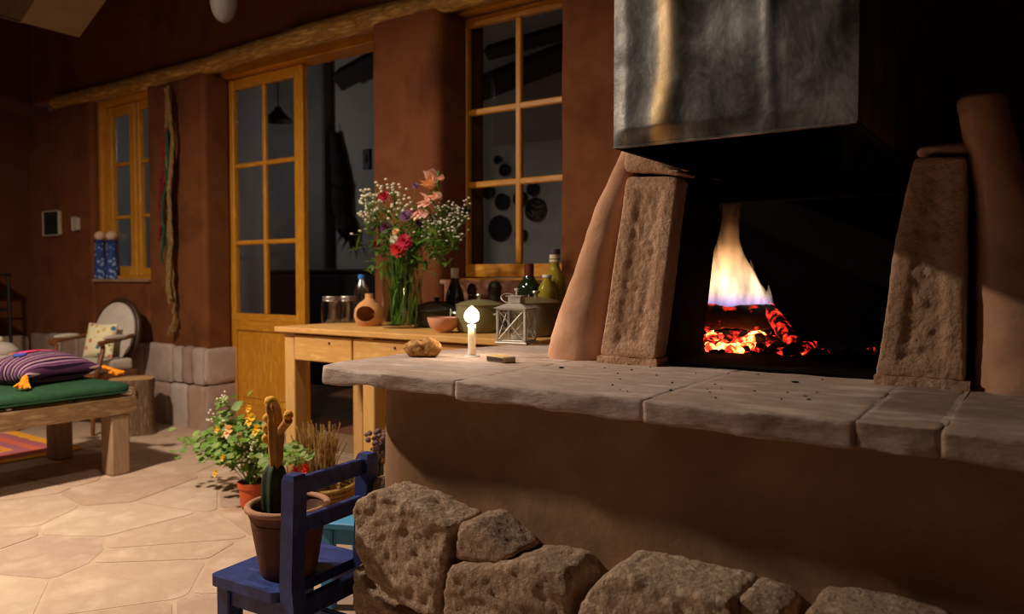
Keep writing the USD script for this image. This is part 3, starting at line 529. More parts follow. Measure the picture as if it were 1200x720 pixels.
# flames: closed tongues filled with glowing gas
zf0 = P(860, 352, 2.3)[2]; zf1 = P(860, 236, 2.3)[2]
nodes = {'g': ('geometry', {}), 's': ('separate_xyz', {}), 'h': ('map_range', dict(from_min=zf0 - .03, from_max=zf1, to_min=0, to_max=1, clamp=True)),
         'c': ('rgb_ramp', dict(ramp=[(0, (.40, .32, .95)), (.08, (.75, .5, .8)), (.16, (1.0, .66, .44)), (.45, (1.0, .52, .22)), (.7, (1.0, .40, .12)), (1, (.9, .25, .05))])),
         'k': ('rgb_ramp', dict(ramp=[(0, (.22, .22, .22)), (.12, (.6, .6, .6)), (.25, (1, 1, 1)), (.45, (.7, .7, .7)), (.62, (.22, .22, .22)), (.8, (.05, .05, .05)), (1, (.012, .012, .012))])),
         'm': ('mapping', dict(scale=(26, 26, 7))), 'n': ('noise_texture', dict(scale=1, detail=3, roughness=.5, distortion=.8)), 'nr': ('map_range', dict(from_min=.32, from_max=.62, to_min=.05, to_max=1, clamp=True)), 'x': ('math', dict(math_type='multiply')), 'y': ('math', dict(math_type='multiply', value2=20.0)),
         'v': ('principled_volume', dict(density=0.0))}
FLAME = usdkit.material(stage, '/World/Looks/flame_gas', nodes, [('g.position', 's.vector'), ('s.z', 'h.value'), ('h.result', 'c.fac'), ('h.result', 'k.fac'), ('g.position', 'm.vector'), ('m.vector', 'n.vector'), ('n.fac', 'nr.value'), ('nr.result', 'x.value1'), ('k.color', 'x.value2'), ('x.value', 'y.value1'), ('c.color', 'v.emission_color'), ('y.value', 'v.emission_strength')], volume='v.volume')
fm = Thing('fire_flames', 'pale orange flames with blue edge rising from the burning logs', 'flames', loc=P(870, 360, 2.3))
def tongue(pix, Y, ry):
    c = []; w_ = []
    for x0, x1, y in pix:
        a, b = P(x0, y, Y), P(x1, y, Y); c.append((a + b) / 2); w_.append(abs(b[0] - a[0]) / 2)
    n = 30; cs = spline(c, n); ws = np.interp(np.linspace(0, 1, n), np.linspace(0, 1, len(w_)), w_); an = np.linspace(0, 2 * np.pi, 20, endpoint=False); v = []
    for k in range(n): v.append(np.stack([cs[k][0] + ws[k] * np.cos(an), Y + min(ry, ws[k]) * np.sin(an), np.full(20, cs[k][2])], 1))
    v = np.vstack(v); f = quad_faces(n, 20); q = len(v); v = np.vstack([v, cs[0], cs[-1]])
    for j in range(20): f += [(q, (j + 1) % 20, j), (q + 1, (n - 1) * 20 + j, (n - 1) * 20 + (j + 1) % 20)]
    fm.addw('flame_tongue', TM(v, f, process=False), FLAME)
tongue([(812, 905, 360), (815, 897, 345), (824, 884, 320), (834, 872, 300), (842, 866, 280), (846, 866, 260), (847, 868, 243), (848, 870, 225)], 2.33, .05)
tongue([(868, 906, 357), (873, 900, 344), (876, 890, 330), (878, 884, 316), (879, 880, 304)], 2.25, .016)
tongue([(893, 907, 357), (896, 905, 348), (899, 903, 340), (900, 901, 334)], 2.24, .01)
tongue([(820, 834, 385), (822, 832, 372), (824, 830, 362), (826, 827, 352)], 2.22, .01)

# crumbs of charcoal on the counter
m = []
for k in range(46):
    x = er.uniform(690, 1020); y = er.uniform(430, 470) if er.random() < .75 else er.uniform(424, 440)
    c = PZ(x, y, .83); 
    if c[1] < 1.30 or c[1] > 1.74: continue
    q = ell((0, 0, 0), (er.uniform(.001, .0045), er.uniform(.001, .003), er.uniform(.001, .002)), 1); disp(q, .001, 200, k); m.append(xf(q, c + [0, 0, .001], rz=er.uniform(0, 3)))
single('charcoal_crumbs', m, CHAR, 'black charcoal crumbs scattered on the stone counter before the fire', 'crumbs', kind='stuff')
for (x, y), lb in zip([(658, 432), (932, 449), (1024, 442), (838, 432)], ['flat charcoal flake on the counter below the left pillar', 'charcoal flake in the middle of the counter right of the fire', 'dark splinter beside the foot of the right pillar', 'charcoal splinter at the edge of the hearth bed']):
    c = PZ(x, y, .83); q = ell((0, 0, 0), (.008, .0035, .002), 2); disp(q, .0015, 160, x); single('charcoal_flake', xf(q, c + [0, 0, .002], rz=.4), CHAR, lb, 'charcoal')
# ================================================================ ON THE COUNTER
ZC = .8305
cc = PZ(553, 418, ZC); WAX = mat('candle_wax', lin(240, 226, 206), rough=.45, sss=1.0)
cd = Thing('candle', 'lit white candle standing on the stone counter', 'candle', loc=cc)
ch = .087
cd.add('wax', disp(lathe([(0, 0), (.0125, 0), (.0115, .004), (.0108, .02), (.0105, ch - .01), (.0118, ch - .004), (.0112, ch + .002), (.007, ch - .002), (0, ch - .003)], 28), .0008, 60, 1), WAX)
cd.add('wax_pool', disp(lathe([(0, .0), (.022, .0), (.02, .003), (.012, .005), (0, .005)], 28), .002, 40, 2), WAX)
cd.add('drip', cat(tube([(.0105, 0, ch), (.0118, 0, ch - .02), (.0116, .001, ch - .032)], [.002, .0022, .001], 8), tube([(-.0105, .002, ch), (-.0116, .002, ch - .012), (-.0115, .002, ch - .018)], [.002, .0022, .001], 8)), WAX)
cd.add('wick', tube([(0, 0, ch - .004), (.0005, 0, ch + .006), (.002, 0, ch + .012)], .0009, 6), CHAR)
cd.add('flame', lathe([(0, ch + .004), (.009, ch + .007), (.018, ch + .013), (.0215, ch + .023), (.020, ch + .033), (.014, ch + .042), (.006, ch + .049), (0, ch + .054)], 24), emit_mat('candle_flame', (1, .78, .56), 42), label='bright candle flame', smooth=True)
# lumpy tan stone
c = PZ(494, 418, ZC); m = ell((0, 0, 0), (.054, .036, .029), 4); disp(m, .012, 22, 17, None, 3); v = np.array(m.vertices); v[:, 2] -= .008 * np.exp(-((v[:, 0] - .002 + v[:, 1] * .3) / .010) ** 2) * (v[:, 2] > 0); v[:, 2] = np.maximum(v[:, 2], -.024); m.vertices = v
st = Thing('lumpy_stone', 'lumpy tan stone with brown creases on the counter left of the candle', 'stone', loc=c + [0, 0, .024], rz=.6)
st.add('stone', m, mat('tan_stone', lin(206, 160, 84), lin(150, 96, 44), scale=26, rough=.75, bump=.7, bscale=60, c3=lin(222, 184, 112), ramp=(.35, .62)), smooth=60)
# matchbox
c = PZ(587, 424, ZC); mbx = Thing('matchbox', 'small closed matchbox with a yellow top lying on the counter', 'matchbox', loc=c, rz=math.radians(-16))
MB_Y = mat('matchbox_yellow', lin(214, 176, 58), lin(196, 156, 46), scale=60, rough=.6); MB_D = mat('matchbox_strike', lin(96, 70, 54), lin(70, 50, 40), scale=200, rough=.9); MB_C = mat('matchbox_card', lin(196, 176, 146), rough=.8)
mbx.add('sleeve', box(-.036, .036, -.020, .020, 0, .0145, .001), MB_C); mbx.add('top_label', box(-.034, .030, -.017, .012, .0142, .0150, .0003), MB_Y)
mbx.add('striking_strip', box(-.034, .034, -.0206, -.0198, .002, .0125, .0003), MB_D); mbx.add('tray_end', box(.0355, .0385, -.018, .018, .0015, .013, .0008), MB_C)
# lantern
LM = mat('lantern_tin', lin(206, 200, 190), lin(184, 178, 168), scale=30, rough=.42, metallic=.55)
c = PZ(603, 403, ZC); L = Thing('lantern', 'small square tin and glass candle lantern with crossed bars', 'lantern', loc=c + np.array([.0, .012, 0]), rz=math.radians(12))
b_, h_ = .048, .098
L.add('base', cat(box(-.056, .056, -.056, .056, 0, .008, .002), box(-.050, .050, -.050, .050, .008, .014, .002)), LM)
for sx in (-1, 1):
    for sy in (-1, 1): L.add('corner_post', box(sx * b_ - .004, sx * b_ + .004, sy * b_ - .004, sy * b_ + .004, .014, .014 + h_, .001), LM)
L.add('top_frame', cat(box(-.052, .052, -.052, .052, .112, .118, .002)), LM)
v4 = [(-.060, -.060, .118), (.060, -.060, .118), (.060, .060, .118), (-.060, .060, .118), (-.026, -.026, .133), (.026, -.026, .133), (.026, .026, .133), (-.026, .026, .133)]
L.add('roof', trimesh.convex.convex_hull(np.array(v4)), LM, smooth=False)
L.add('vent', box(-.022, .022, -.022, .022, .133, .156, .002), LM); L.add('vent_cap', trimesh.convex.convex_hull(np.array([(-.028, -.028, .156), (.028, -.028, .156), (.028, .028, .156), (-.028, .028, .156), (-.028, -.028, .159), (.028, -.028, .159), (.028, .028, .159), (-.028, .028, .159)])), LM, smooth=False)
L.add('finial', lathe([(0, .159), (.004, .159), (.0035, .172), (.008, .176), (.008, .182), (0, .184)], 16), LM)
L.add('ring_handle', xf(lathe([(.024 + .002 * math.cos(a), .002 * math.sin(a)) for a in np.linspace(0, 2 * np.pi, 9)], 24), (-.03, 0, .150), rx=math.pi / 2 - .9, rz=.6), LM)
for k in range(4):
    a = k * math.pi / 2
    L.add('pane', xf(box(-.044, .044, b_ - .001, b_ + .001, .015, .111, .0005), rz=a), JARG, smooth=False)
    L.add('cross_bar', xf(cat(tube([(-.043, b_ + .002, .016), (.043, b_ + .002, .110)], .0018, 6), tube([(.043, b_ + .002, .016), (-.043, b_ + .002, .110)], .0018, 6)), rz=a), LM)
tl = Thing('tealight', 'small white tealight inside the tin lantern', 'candle', loc=c + np.array([0, .012, .0145])); tl.add('cup', lathe([(0, 0), (.018, 0), (.019, .015), (.018, .015), (.0175, .012), (0, .012)], 24), LM); tl.add('wick', rod((0, 0, .011), (.001, 0, .018), .0008), CHAR)

# ================================================================ TABLE AND WHAT STANDS ON IT
ZT = .811
tb = Thing('table', 'long pale pine table with drawers under the flower vase', 'table', loc=(-2.3, 2.7, 0))
q = Polygon([(-3.06, 2.395), (-1.56, 2.395), (-1.56, 2.98), (-3.06, 2.98)]).buffer(-.02).buffer(.02, quad_segs=4)
for i, (y0, y1) in enumerate([(2.395, 2.585), (2.587, 2.78), (2.782, 2.98)]): tb.addw('top_plank', box(-3.06, -1.56, y0, y1, ZT - .026, ZT, .004), PINE)
FY = 2.425
for x in (-2.985, -2.455, -1.66):
    tb.addw('leg', box(x - .036, x + .036, FY, FY + .072, 0, ZT - .027, .004), PINEV)
for x in (-2.985, -1.66): tb.addw('leg', box(x - .036, x + .036, 2.87, 2.94, 0, ZT - .027, .004), PINEV)
tb.addw('apron', cat(box(-2.95, -1.70, FY + .03, FY + .05, .665, .784, .002), box(-2.95, -1.70, 2.90, 2.92, .665, .784, .002)), PINE)
tb.addw('side_apron', box(-3.0, -2.98, 2.49, 2.88, .665, .784, .002), PINE); tb.addw('side_apron', box(-1.67, -1.65, 2.49, 2.88, .665, .784, .002), PINE)
for x0, x1 in ((-2.943, -2.555), (-2.545, -2.13), (-2.12, -1.70)):
    pth = tb.addw('drawer', box(x0, x1, FY - .004, FY + .03, .655, .775, .003), PINE)
    xm = (x0 + x1) / 2; k = cat(lathe([(0, 0), (.006, 0), (.0055, .003), (0, .0035)], 12)); k = xf(k, (xm + .05, FY - .004, .745), rx=math.pi / 2)
    tb.addw('keyhole', k, IRON, parent=pth) if False else tb.addw('keyhole', k, IRON)
# glass jars
LID = mat('jar_lid', lin(196, 190, 178), lin(170, 164, 152), scale=40, rough=.35, metallic=.9)
def jar(label, x, y, Y, hpx):
    c = np.array([PY(x, y, Y)[0], Y, ZT]); s = hpx
    t = Thing('glass_jar', label, 'jar', loc=c, group=None); r = .055 * s; h = .135 * s
    t.add('glass', lathe([(0, .001), (r * .95, .001), (r, .008), (r, h * .74), (r * .82, h * .86), (r * .8, h), (r * .77, h), (r * .79, h * .86), (r * .96, h * .73), (r * .96, .010), (0, .006)], 32), JARG, smooth=50)
    t.add('lid', lathe([(0, h + .004), (r * .83, h + .004), (r * .86, h + .001), (r * .86, h - .020 * s), (r * .82, h - .020 * s), (r * .82, h), (0, h)][::-1], 32), LID)
    t.add('lid_band', lathe([(r * .865 + .0015 * math.cos(a), h - .018 * s + .0015 * math.sin(a)) for a in np.linspace(0, 2 * np.pi, 9)], 28), LID)
jar('empty glass jar with metal lid, left one of the pair on the table', 389, 376, 2.75, 1.0)
jar('empty glass jar with metal lid, right one of the pair, beside the clay burner', 407, 376, 2.82, 1.0)
# plastic bottle
c = PY(424, 372, 2.91); bt = Thing('plastic_bottle', 'clear plastic water bottle with a blue cap behind the clay burner', 'bottle', loc=(c[0], 2.91, ZT))
zb = PY(424, 326, 2.91)[2] - ZT
bt.add('body', lathe([(0, .002), (.036, .002), (.041, .008), (.041, .05), (.038, .054), (.041, .058), (.041, .10), (.038, .104), (.041, .108), (.041, zb - .10), (.036, zb - .06), (.018, zb - .02), (.0145, zb), (.013, zb), (.016, zb - .02), (.034, zb - .062), (.039, zb - .10), (.039, .01), (0, .006)], 28), PLASTIC, smooth=50)
bt.add('cap', lathe([(0, zb + .018), (.017, zb + .018), (.019, zb + .015), (.019, zb - .004), (.0155, zb - .004), (.0155, zb + .012), (0, zb + .012)][::-1], 24), mat('blue_cap', lin(48, 116, 190), rough=.45)); bt.add('neck_ring', lathe([(.0175 + .002 * math.cos(a), zb - .010 + .002 * math.sin(a)) for a in np.linspace(0, 2 * np.pi, 9)], 24), PLASTIC)
# clay burner: a hollow bellied pot with a round mouth cut in its front
c = np.array([PY(433, 377, 2.70)[0], 2.70, ZT]); r = .072
outer = lathe([(0, 0), (.052, 0), (.068, .02), (.076, .05), (.070, .085), (.050, .112), (.026, .128), (.020, .14), (.021, .158), (0, .158)], 48); inner = lathe([(0, .008), (.046, .008), (.062, .022), (.070, .05), (.064, .083), (.045, .107), (.019, .124), (.014, .135), (.0145, .17), (0, .17)], 48)
def man(t): return m3.Manifold(m3.Mesh(np.array(t.vertices, np.float32), np.array(t.faces, np.uint32)))
def fixm(t):
    t = TM(np.array(t.vertices), np.array(t.faces), process=True); trimesh.repair.fix_normals(t); return t
cut = m3.Manifold.sphere(1, 40).scale([.048, .09, .038]).translate([0, -.075, .062])
br = Thing('clay_burner', 'tan clay oil burner with a dark open mouth, left of the flower vase', 'oil burner', loc=c, rz=.45)
bm_ = from_m(man(fixm(outer)) - man(fixm(inner)) - cut); br.add('body', bm_, CLAY, smooth=40)
br.add('soot_inside', fixm(lathe([(0, .0085), (.0455, .0085), (.0615, .022), (.0692, .05), (.0635, .083), (.0445, .1065), (.0186, .123), (.0185, .1235), (.044, .1060), (.063, .0825), (.0687, .05), (.061, .0225), (.045, .009), (0, .009)], 40)), SOOT) if False else None
br.add('burner_bowl', lathe([(0, .010), (.022, .010), (.026, .024), (.023, .024), (.02, .014), (0, .014)], 24), CHAR)
# bowl with spoon
BOWLM = mat('pink_clay_bowl', lin(222, 164, 132), lin(206, 148, 118), scale=8, rough=.45, coat=.2)
c = np.array([PY(520, 388, 2.55)[0], 2.55, ZT]); bw = Thing('bowl', 'small pink clay bowl with a spoon, right of the flower vase', 'bowl', loc=c)
bw.add('bowl', lathe([(0, .0), (.030, 0), (.034, .006), (.058, .024), (.069, .05), (.071, .066), (.067, .066), (.064, .05), (.053, .028), (.03, .012), (0, .010)], 40), BOWLM)
bw.add('foot_ring', lathe([(.031 + .003 * math.cos(a), .003 + .003 * math.sin(a)) for a in np.linspace(0, 2 * np.pi, 9)], 28), BOWLM)
sp = Thing('spoon', 'metal spoon standing in the pink bowl', 'spoon', loc=c + np.array([0, 0, .012]))
sp.add('handle', tube([(.01, .01, .012), (.02, .02, .05), (.012, .034, .088)], [.003, .0025, .0032], 8), LM); sp.add('spoon_bowl', ell((.006, .004, .012), (.014, .010, .005), 2), LM)
# cooking pots
def pot(label, px, Y, r, h, ma, top, rz=0):
    c = np.array([PY(px, 380, Y)[0], Y, ZT]); t = Thing('cooking_pot', label, 'cooking pot', loc=c, rz=rz)
    t.add('body', lathe([(0, 0), (r * .82, 0), (r * .93, .012), (r, h * .45), (r * .97, h * .9), (r * .99, h), (r * .94, h), (r * .93, h * .9), (r * .95, h * .45), (0, .01)], 40), ma)
    t.add('lid', lathe([(0, h + .026), (r * .4, h + .022), (r * .8, h + .012), (r * 1.01, h + .003), (r * 1.01, h + .0005), (0, h + .0005)][::-1], 40), ma)
    t.add('lid_knob', lathe([(0, h + .05), (.015, h + .048), (.017, h + .042), (.008, h + .034), (.008, h + .024), (0, h + .024)][::-1], 20), top)
    for s in (-1, 1): t.add('handle', xf(tube(spline([(s * r * .97, -.034, h * .68), (s * (r + .03), -.028, h * .70), (s * (r + .034), 0, h * .70), (s * (r + .03), .028, h * .70), (s * r * .97, .034, h * .68)], 14), .006, 8)), ma)
OLIVE = mat('olive_enamel', lin(128, 122, 84), lin(104, 98, 66), scale=6, rough=.4, coat=.3); BROWNP = mat('brown_glaze', lin(120, 104, 72), lin(92, 78, 52), scale=6, rough=.4, coat=.3)
pot('olive green lidded pot behind the lit candle', 562, 2.66, .105, .118, OLIVE, LID)
pot('brown lidded pot behind the tin lantern', 628, 2.62, .10, .135, BROWNP, LID, rz=.9)
# dark pan with rolled cloth-dark dish, left of the bottles
PANM = mat('dark_iron_pan', lin(52, 44, 38), lin(36, 30, 26), scale=8, rough=.55)
c = np.array([PY(512, 375, 2.84)[0], 2.84, ZT]); pn = Thing('roasting_pan', 'wide dark roasting pan behind the pink bowl', 'pan', loc=c)
pn.add('pan', lathe([(0, 0), (.105, 0), (.12, .012), (.135, .075), (.142, .078), (.142, .082), (.13, .080), (.114, .018), (0, .008)], 40), PANM)
pn.add('lid', lathe([(0, .125), (.05, .120), (.10, .102), (.138, .084), (.138, .082), (0, .082)][::-1], 40), PANM); pn.add('lid_knob', lathe([(0, .143), (.014, .141), (.015, .134), (.008, .124), (0, .122)][::-1], 16), PANM)
# bottles along the wall
def bottle(name, label, px, Y, rbody, ztop, prof, ma, capm=None, caph=.05, capr=None, labelm=None, labspan=None):
    """prof: (radius share, height share) of the shoulder; the bottle reaches the pixel height ztop"""
    c = np.array([PY(px, 330, Y)[0], Y, ZT]); H = PY(px, ztop, Y)[2] - ZT; t = Thing(name, label, 'bottle', loc=c)
    t.add('glass', lathe([(0, 0)] + [(rbody * a, H * b) for a, b in prof] + [(0, H * prof[-1][1])], 32), ma, smooth=50)
    if capm is not None:
        rn = rbody * prof[-1][0] * 1.12 if capr is None else capr
        t.add('cap', lathe([(rn, H - caph), (rn, H - .002), (rn * .9, H), (0, H)], 24) if True else None, capm)
    if labelm is not None:
        z0, z1 = labspan; rl = rbody * 1.012
        t.add('label_band', lathe([(rl, H * z0), (rl, H * z1), (rl * .99, H * z1), (rl * .99, H * z0), (rl, H * z0)], 32), labelm)
GREENG = mat('dark_green_glass', (.012, .022, .008), rough=.08, spec=.6); OILG = usdkit.material(stage, '/World/Looks/oil_glass', {'p': ('principled_bsdf', dict(base_color=(.40, .31, .03), roughness=.06, transmission_weight=.35, specular_ior_level=.6))}, [], surface='p.BSDF')
BROWNG = mat('dark_brown_glass', (.035, .022, .012), rough=.12, spec=.6); FOIL = mat('red_foil', lin(112, 48, 34), lin(92, 36, 26), scale=30, rough=.4, metallic=.3); PAPER = mat('label_paper', lin(206, 194, 170), lin(180, 168, 146), scale=30, rough=.8); WCAP = mat('white_cap', lin(214, 206, 196), rough=.5); DCAP = mat('purple_cap', lin(66, 48, 66), rough=.5)
WINE = [(.92, .004), (1, .02), (1, .60), (.92, .68), (.55, .76), (.38, .82), (.36, .99)]
bottle('wine_bottle', 'dark green wine bottle with red foil neck behind the lantern', 620, 2.90, .055, 309, WINE, GREENG, FOIL, .075)
OIL = [(.9, .004), (1, .02), (1, .55), (.9, .66), (.5, .76), (.4, .80), (.38, .99)]
bottle('oil_bottle', 'yellow-green oil bottle with white neck label and purple cap', 650, 2.80, .050, 292, OIL, OILG, DCAP, .022, .0235)
t_ = bottle('oil_bottle', 'shorter pale green bottle in front of the tall oil bottle', 641, 2.72, .044, 322, [(.9, .004), (1, .03), (1, .62), (.8, .78), (.42, .9), (.40, .99)], OILG, WCAP, .012)
bottle('syrup_bottle', 'dark brown bottle with white pourer cap below the window corner', 533, 2.93, .048, 314, [(.92, .004), (1, .02), (1, .45), (.86, .58), (.5, .74), (.34, .84), (.32, .93)], BROWNG, WCAP, .05, .019)
c = np.array([PY(650, 330, 2.80)[0], 2.80, ZT]); H = PY(650, 292, 2.80)[2] - ZT
nb = Thing('neck_label', 'white paper label around the neck of the tall oil bottle', 'label', loc=c); nb.add('paper', lathe([(.0215, H - .055), (.0215, H - .024), (.0225, H - .024), (.0225, H - .055), (.0215, H - .055)], 24), PAPER); nb.add('print', lathe([(.0226, H - .045), (.0226, H - .041), (.0229, H - .041), (.0229, H - .045), (.0226, H - .045)], 24), mat('label_print', lin(90, 60, 50), rough=.8))
def mill(label, px, zt, zb_, Y, r):
    c = np.array([PY(px, 330, Y)[0], Y, ZT]); H = PY(px, zt, Y)[2] - ZT; t = Thing('pepper_mill', label, 'pepper mill', loc=c)
    t.add('body', lathe([(0, 0), (r, 0), (r, .03), (r * .7, H * .3), (r * .6, H * .55), (r * .85, H * .72), (0, H * .72)], 24), PANM); t.add('head', lathe([(0, H * .725), (r * .8, H * .73), (r * .95, H * .86), (r * .6, H * .97), (0, H)], 24), PANM)
mill('slim dark pepper mill standing right of the pourer bottle', 553, 332, 0, 2.95, .026)
mill('stout dark pepper mill behind the olive pot', 580, 329, 0, 2.93, .036)
# ---------------------------------------------------------------- vase and flowers
VY = 2.68
vc = np.array([PY(472, 384, VY)[0], VY, ZT]); VR, VH = .096, PY(472, 292, VY)[2] - ZT
va = Thing('vase', 'tall clear glass cylinder vase full of stems on the table', 'vase', loc=vc)
va.add('glass', lathe([(0, .001), (VR - .004, .001), (VR, .006), (VR, VH - .002), (VR - .002, VH), (VR - .004, VH - .002), (VR - .004, .014), (0, .014)], 48), VASEG, smooth=50)
va.add('water', lathe([(0, .016), (VR - .006, .016), (VR - .006, VH * .62), (0, VH * .62)], 48), WATER, smooth=50)
STEM = mat('flower_stem', lin(122, 158, 58), lin(88, 122, 44), scale=20, rough=.5, trans=.25, c3=lin(128, 156, 60)); LEAFM = mat('bouquet_leaf', lin(104, 146, 56), lin(74, 112, 42), scale=14, rough=.5, trans=.35, c3=lin(140, 172, 80))
def stem_pts(head, n=10, fr=None):
    a = fr.uniform(0, 6.28); q = fr.uniform(.02, .07); base = vc + [q * math.cos(a), q * math.sin(a), .02]
    lip = vc + np.array([(head[0] - vc[0]) * .42, (head[1] - vc[1]) * .42, VH - .01]); dd = lip[:2] - vc[:2]; L_ = np.linalg.norm(dd)
    if L_ > VR - .014: lip[:2] = vc[:2] + dd / L_ * (VR - .014)
    return spline([base, base * .5 + lip * .5 + [0, 0, .0], lip, np.array(head)], n), base
fr = random.Random(21)
def hpos(x, y, Y): return PY(x, y, Y)
def flower(name, label, cat_, px, py, Y, group, build, leafy=3, srad=.0026):
    h = hpos(px, py, Y); pts_, base = stem_pts(h, 12, fr); t = Thing(name, label, cat_, loc=base, group=group)
    t.addw('stem', tube(pts_, srad, 6), STEM)
    lv = []
    for k in range(leafy):
        i = fr.randrange(3, 11); d = np.array([fr.uniform(-1, 1), fr.uniform(-1, .3), fr.uniform(.2, 1.2)]); lv.append(leaf(pts_[i], d, fr.uniform(.05, .10), fr.uniform(.012, .022)))
    if lv: t.addw('leaves', lv, LEAFM, smooth=True)
    build(t, h, pts_[-1] - pts_[-2]); return t
def petal_mat(n, a, b): return mat(n, lin(*a), lin(*b), scale=40, rough=.6, trans=.3)
RED = petal_mat('coral_petal', (226, 52, 40), (200, 34, 34)); PINK = petal_mat('pink_petal', (226, 50, 92), (200, 34, 76)); PURP = petal_mat('purple_petal', (112, 34, 84), (88, 26, 68)); SAL = petal_mat('salmon_petal', (252, 220, 202), (248, 196, 174)); MAG = petal_mat('magenta_petal', (176, 70, 120), (150, 56, 110)); LILAC = petal_mat('lilac_petal', (150, 110, 150), (124, 86, 128)); YEL = petal_mat('yellow_petal', (244, 206, 60), (236, 184, 40)); CREAM = petal_mat('cream_petal', (246, 240, 218), (232, 224, 198)); DRED = petal_mat('dark_red_petal', (140, 22, 24), (112, 16, 20)); PEACH = petal_mat('peach_petal', (250, 206, 150), (246, 184, 126)); WHITE = petal_mat('white_petal', (240, 236, 224), (224, 218, 204)); DKF = petal_mat('blackish_petal', (52, 22, 28), (38, 16, 22))
def zinnia(ma, r, centre=None, look=(0.5, -1, .35)):
    def b(t, h, d):
        n = np.array(look, float); n /= np.linalg.norm(n); s = np.cross(n, ZZ); s /= np.linalg.norm(s); u = np.cross(s, n); lv = []
        for ring, (rr, cnt, el) in enumerate([(r, 16, .12), (r * .8, 13, .5), (r * .55, 10, .95), (r * .32, 7, 1.4)]):
            for k in range(cnt):
                a = 2 * math.pi * (k + .5 * (ring % 2)) / cnt + fr.uniform(-.1, .1); rd = s * math.cos(a) + u * math.sin(a)
                lv.append(leaf(h + n * .004 * ring, rd * math.cos(el) + n * math.sin(el), rr * fr.uniform(.9, 1.08), r * .42, up=n, fold=.15, droop=0, n=3, shape=.6))
        t.addw('petals', lv, ma, smooth=True); t.addw('flower_centre', ell(h + n * .010, (r * .2,) * 3, 1), centre or YEL)
        t.addw('calyx', ell(h - n * .006, (r * .28, r * .28, r * .28), 1), STEM)
    return b
flower('zinnia', 'big coral red double flower at the front of the bouquet, the lower of two', 'flower', 467, 292, 2.60, None, zinnia(RED, .046))
flower('zinnia', 'big pink double flower touching the coral red one in the bouquet', 'flower', 475, 284, 2.60, None, zinnia(PINK, .044))
flower('zinnia', 'red pink flower high on the left of the bouquet among white sprays', 'flower', 449, 230, 2.66, None, zinnia(PINK, .034))
flower('zinnia', 'dark purple flower on the left side of the bouquet', 'flower', 453, 267, 2.62, None, zinnia(PURP, .035))
flower('zinnia', 'magenta flower in the middle of the bouquet beside a lilac one', 'flower', 487, 249, 2.64, None, zinnia(MAG, .028))
flower('zinnia', 'lilac flower left of the magenta one in mid bouquet', 'flower', 475, 253, 2.63, None, zinnia(LILAC, .032))
flower('zinnia', 'small dark red flower at the left edge just above the vase', 'flower', 441, 286, 2.64, None, zinnia(DRED, .022))
flower('zinnia', 'small orange flower above the big pink and coral blooms', 'flower', 464, 272, 2.60, None, zinnia(PEACH, .02))
flower('zinnia', 'small cream flower just left of the big pink bloom', 'flower', 462, 281, 2.59, None, zinnia(CREAM, .024, CREAM))
flower('zinnia', 'dark brown-black flower head at the far right of the bouquet', 'flower', 546, 247, 2.70, None, zinnia(DKF, .030, DKF))
flower('zinnia', 'dark maroon flower in the shaded middle of the bouquet', 'flower', 491, 262, 2.66, None, zinnia(DKF, .022, DKF))
flower('scabious', 'small pale mauve bud high in the middle of the bouquet', 'flower', 487, 218, 2.68, None, zinnia(LILAC, .018, LILAC), leafy=1)
def gladiolus(t, h, d):
    for (x, y, s, ma, up) in [(506, 214, .052, SAL, 1.9), (504, 222, .050, PEACH, .9), (512, 234, .038, SAL, .4), (503, 238, .048, SAL, .1), (496, 246, .046, SAL, -.5), (517, 212, .024, SAL, .6)]:
        c = PY(x, y, 2.64); lv = []
        for k in range(6):
            a = k * math.pi / 3; d = np.array([math.cos(a) * .6 + .1, -.7 + .5 * math.sin(a), up + .4 * math.sin(a)]); lv.append(leaf(c, d, s * fr.uniform(1.2, 1.6), s * 1.15, fold=.3, droop=.2, n=5, shape=.8))
        t.addw('blossom', lv, ma, smooth=True)
    t.addw('green_buds', cat(*[ell(PY(x, y, 2.645), (.008, .008, .020), 2) for x, y in ((513, 216), (511, 224), (514, 205))]), STEM)
flower('gladiolus', 'tall salmon pink gladiolus spike rising above the bouquet', 'flower', 509, 205, 2.65, None, gladiolus, leafy=2, srad=.004)
def spray(n, rad, sz, ma):
    def b(t, h, d):
        tw, fl_ = [], []
        for k in range(n):
            e = h + np.array([fr.gauss(0, rad), fr.gauss(0, rad * .6), fr.gauss(0, rad * .8)]); s0 = h - np.array([0, 0, fr.uniform(.02, .09)]); tw.append(tube(spline([s0, (s0 + e) / 2 + [0, 0, -.008], e], 5), .0009, 4, False))
            q = ell((0, 0, 0), (sz, sz, sz * .7), 1); fl_.append(xf(q, e))
        t.addw('twigs', tw, STEM); t.addw('florets', fl_, ma, kind='stuff')
    return b
for x, y, lb in [(433, 232, 'white-flowered spray at the upper left edge of the bouquet'), (441, 243, 'white-flowered spray left, between the red and purple flowers'), (431, 255, 'sparse white spray lowest on the left edge of the bouquet'), (463, 226, 'white spray right beside the upper red flower'), (470, 240, 'creamy spray in the middle left of the bouquet'),
                 (517, 249, 'white baby\'s breath just right of the salmon gladiolus'), (529, 252, 'white baby\'s breath right of centre, above the vase edge'), (540, 246, 'white baby\'s breath at the far right end of the bouquet'), (531, 270, 'white baby\'s breath hanging low on the right'), (522, 262, 'white baby\'s breath in the middle of the right side'), (505, 265, 'white spray between the pink bloom and the right side sprays'), (514, 290, 'few white florets drooping beside the vase rim on the right')]:
    flower('flower_spray', lb, 'flower spray', x, y, 2.67 + fr.uniform(-.05, .05), None, spray(34 if x > 500 or x < 450 else 22, .034, .0060 if x > 500 else .0088, WHITE if x > 500 else CREAM), leafy=2, srad=.0016)
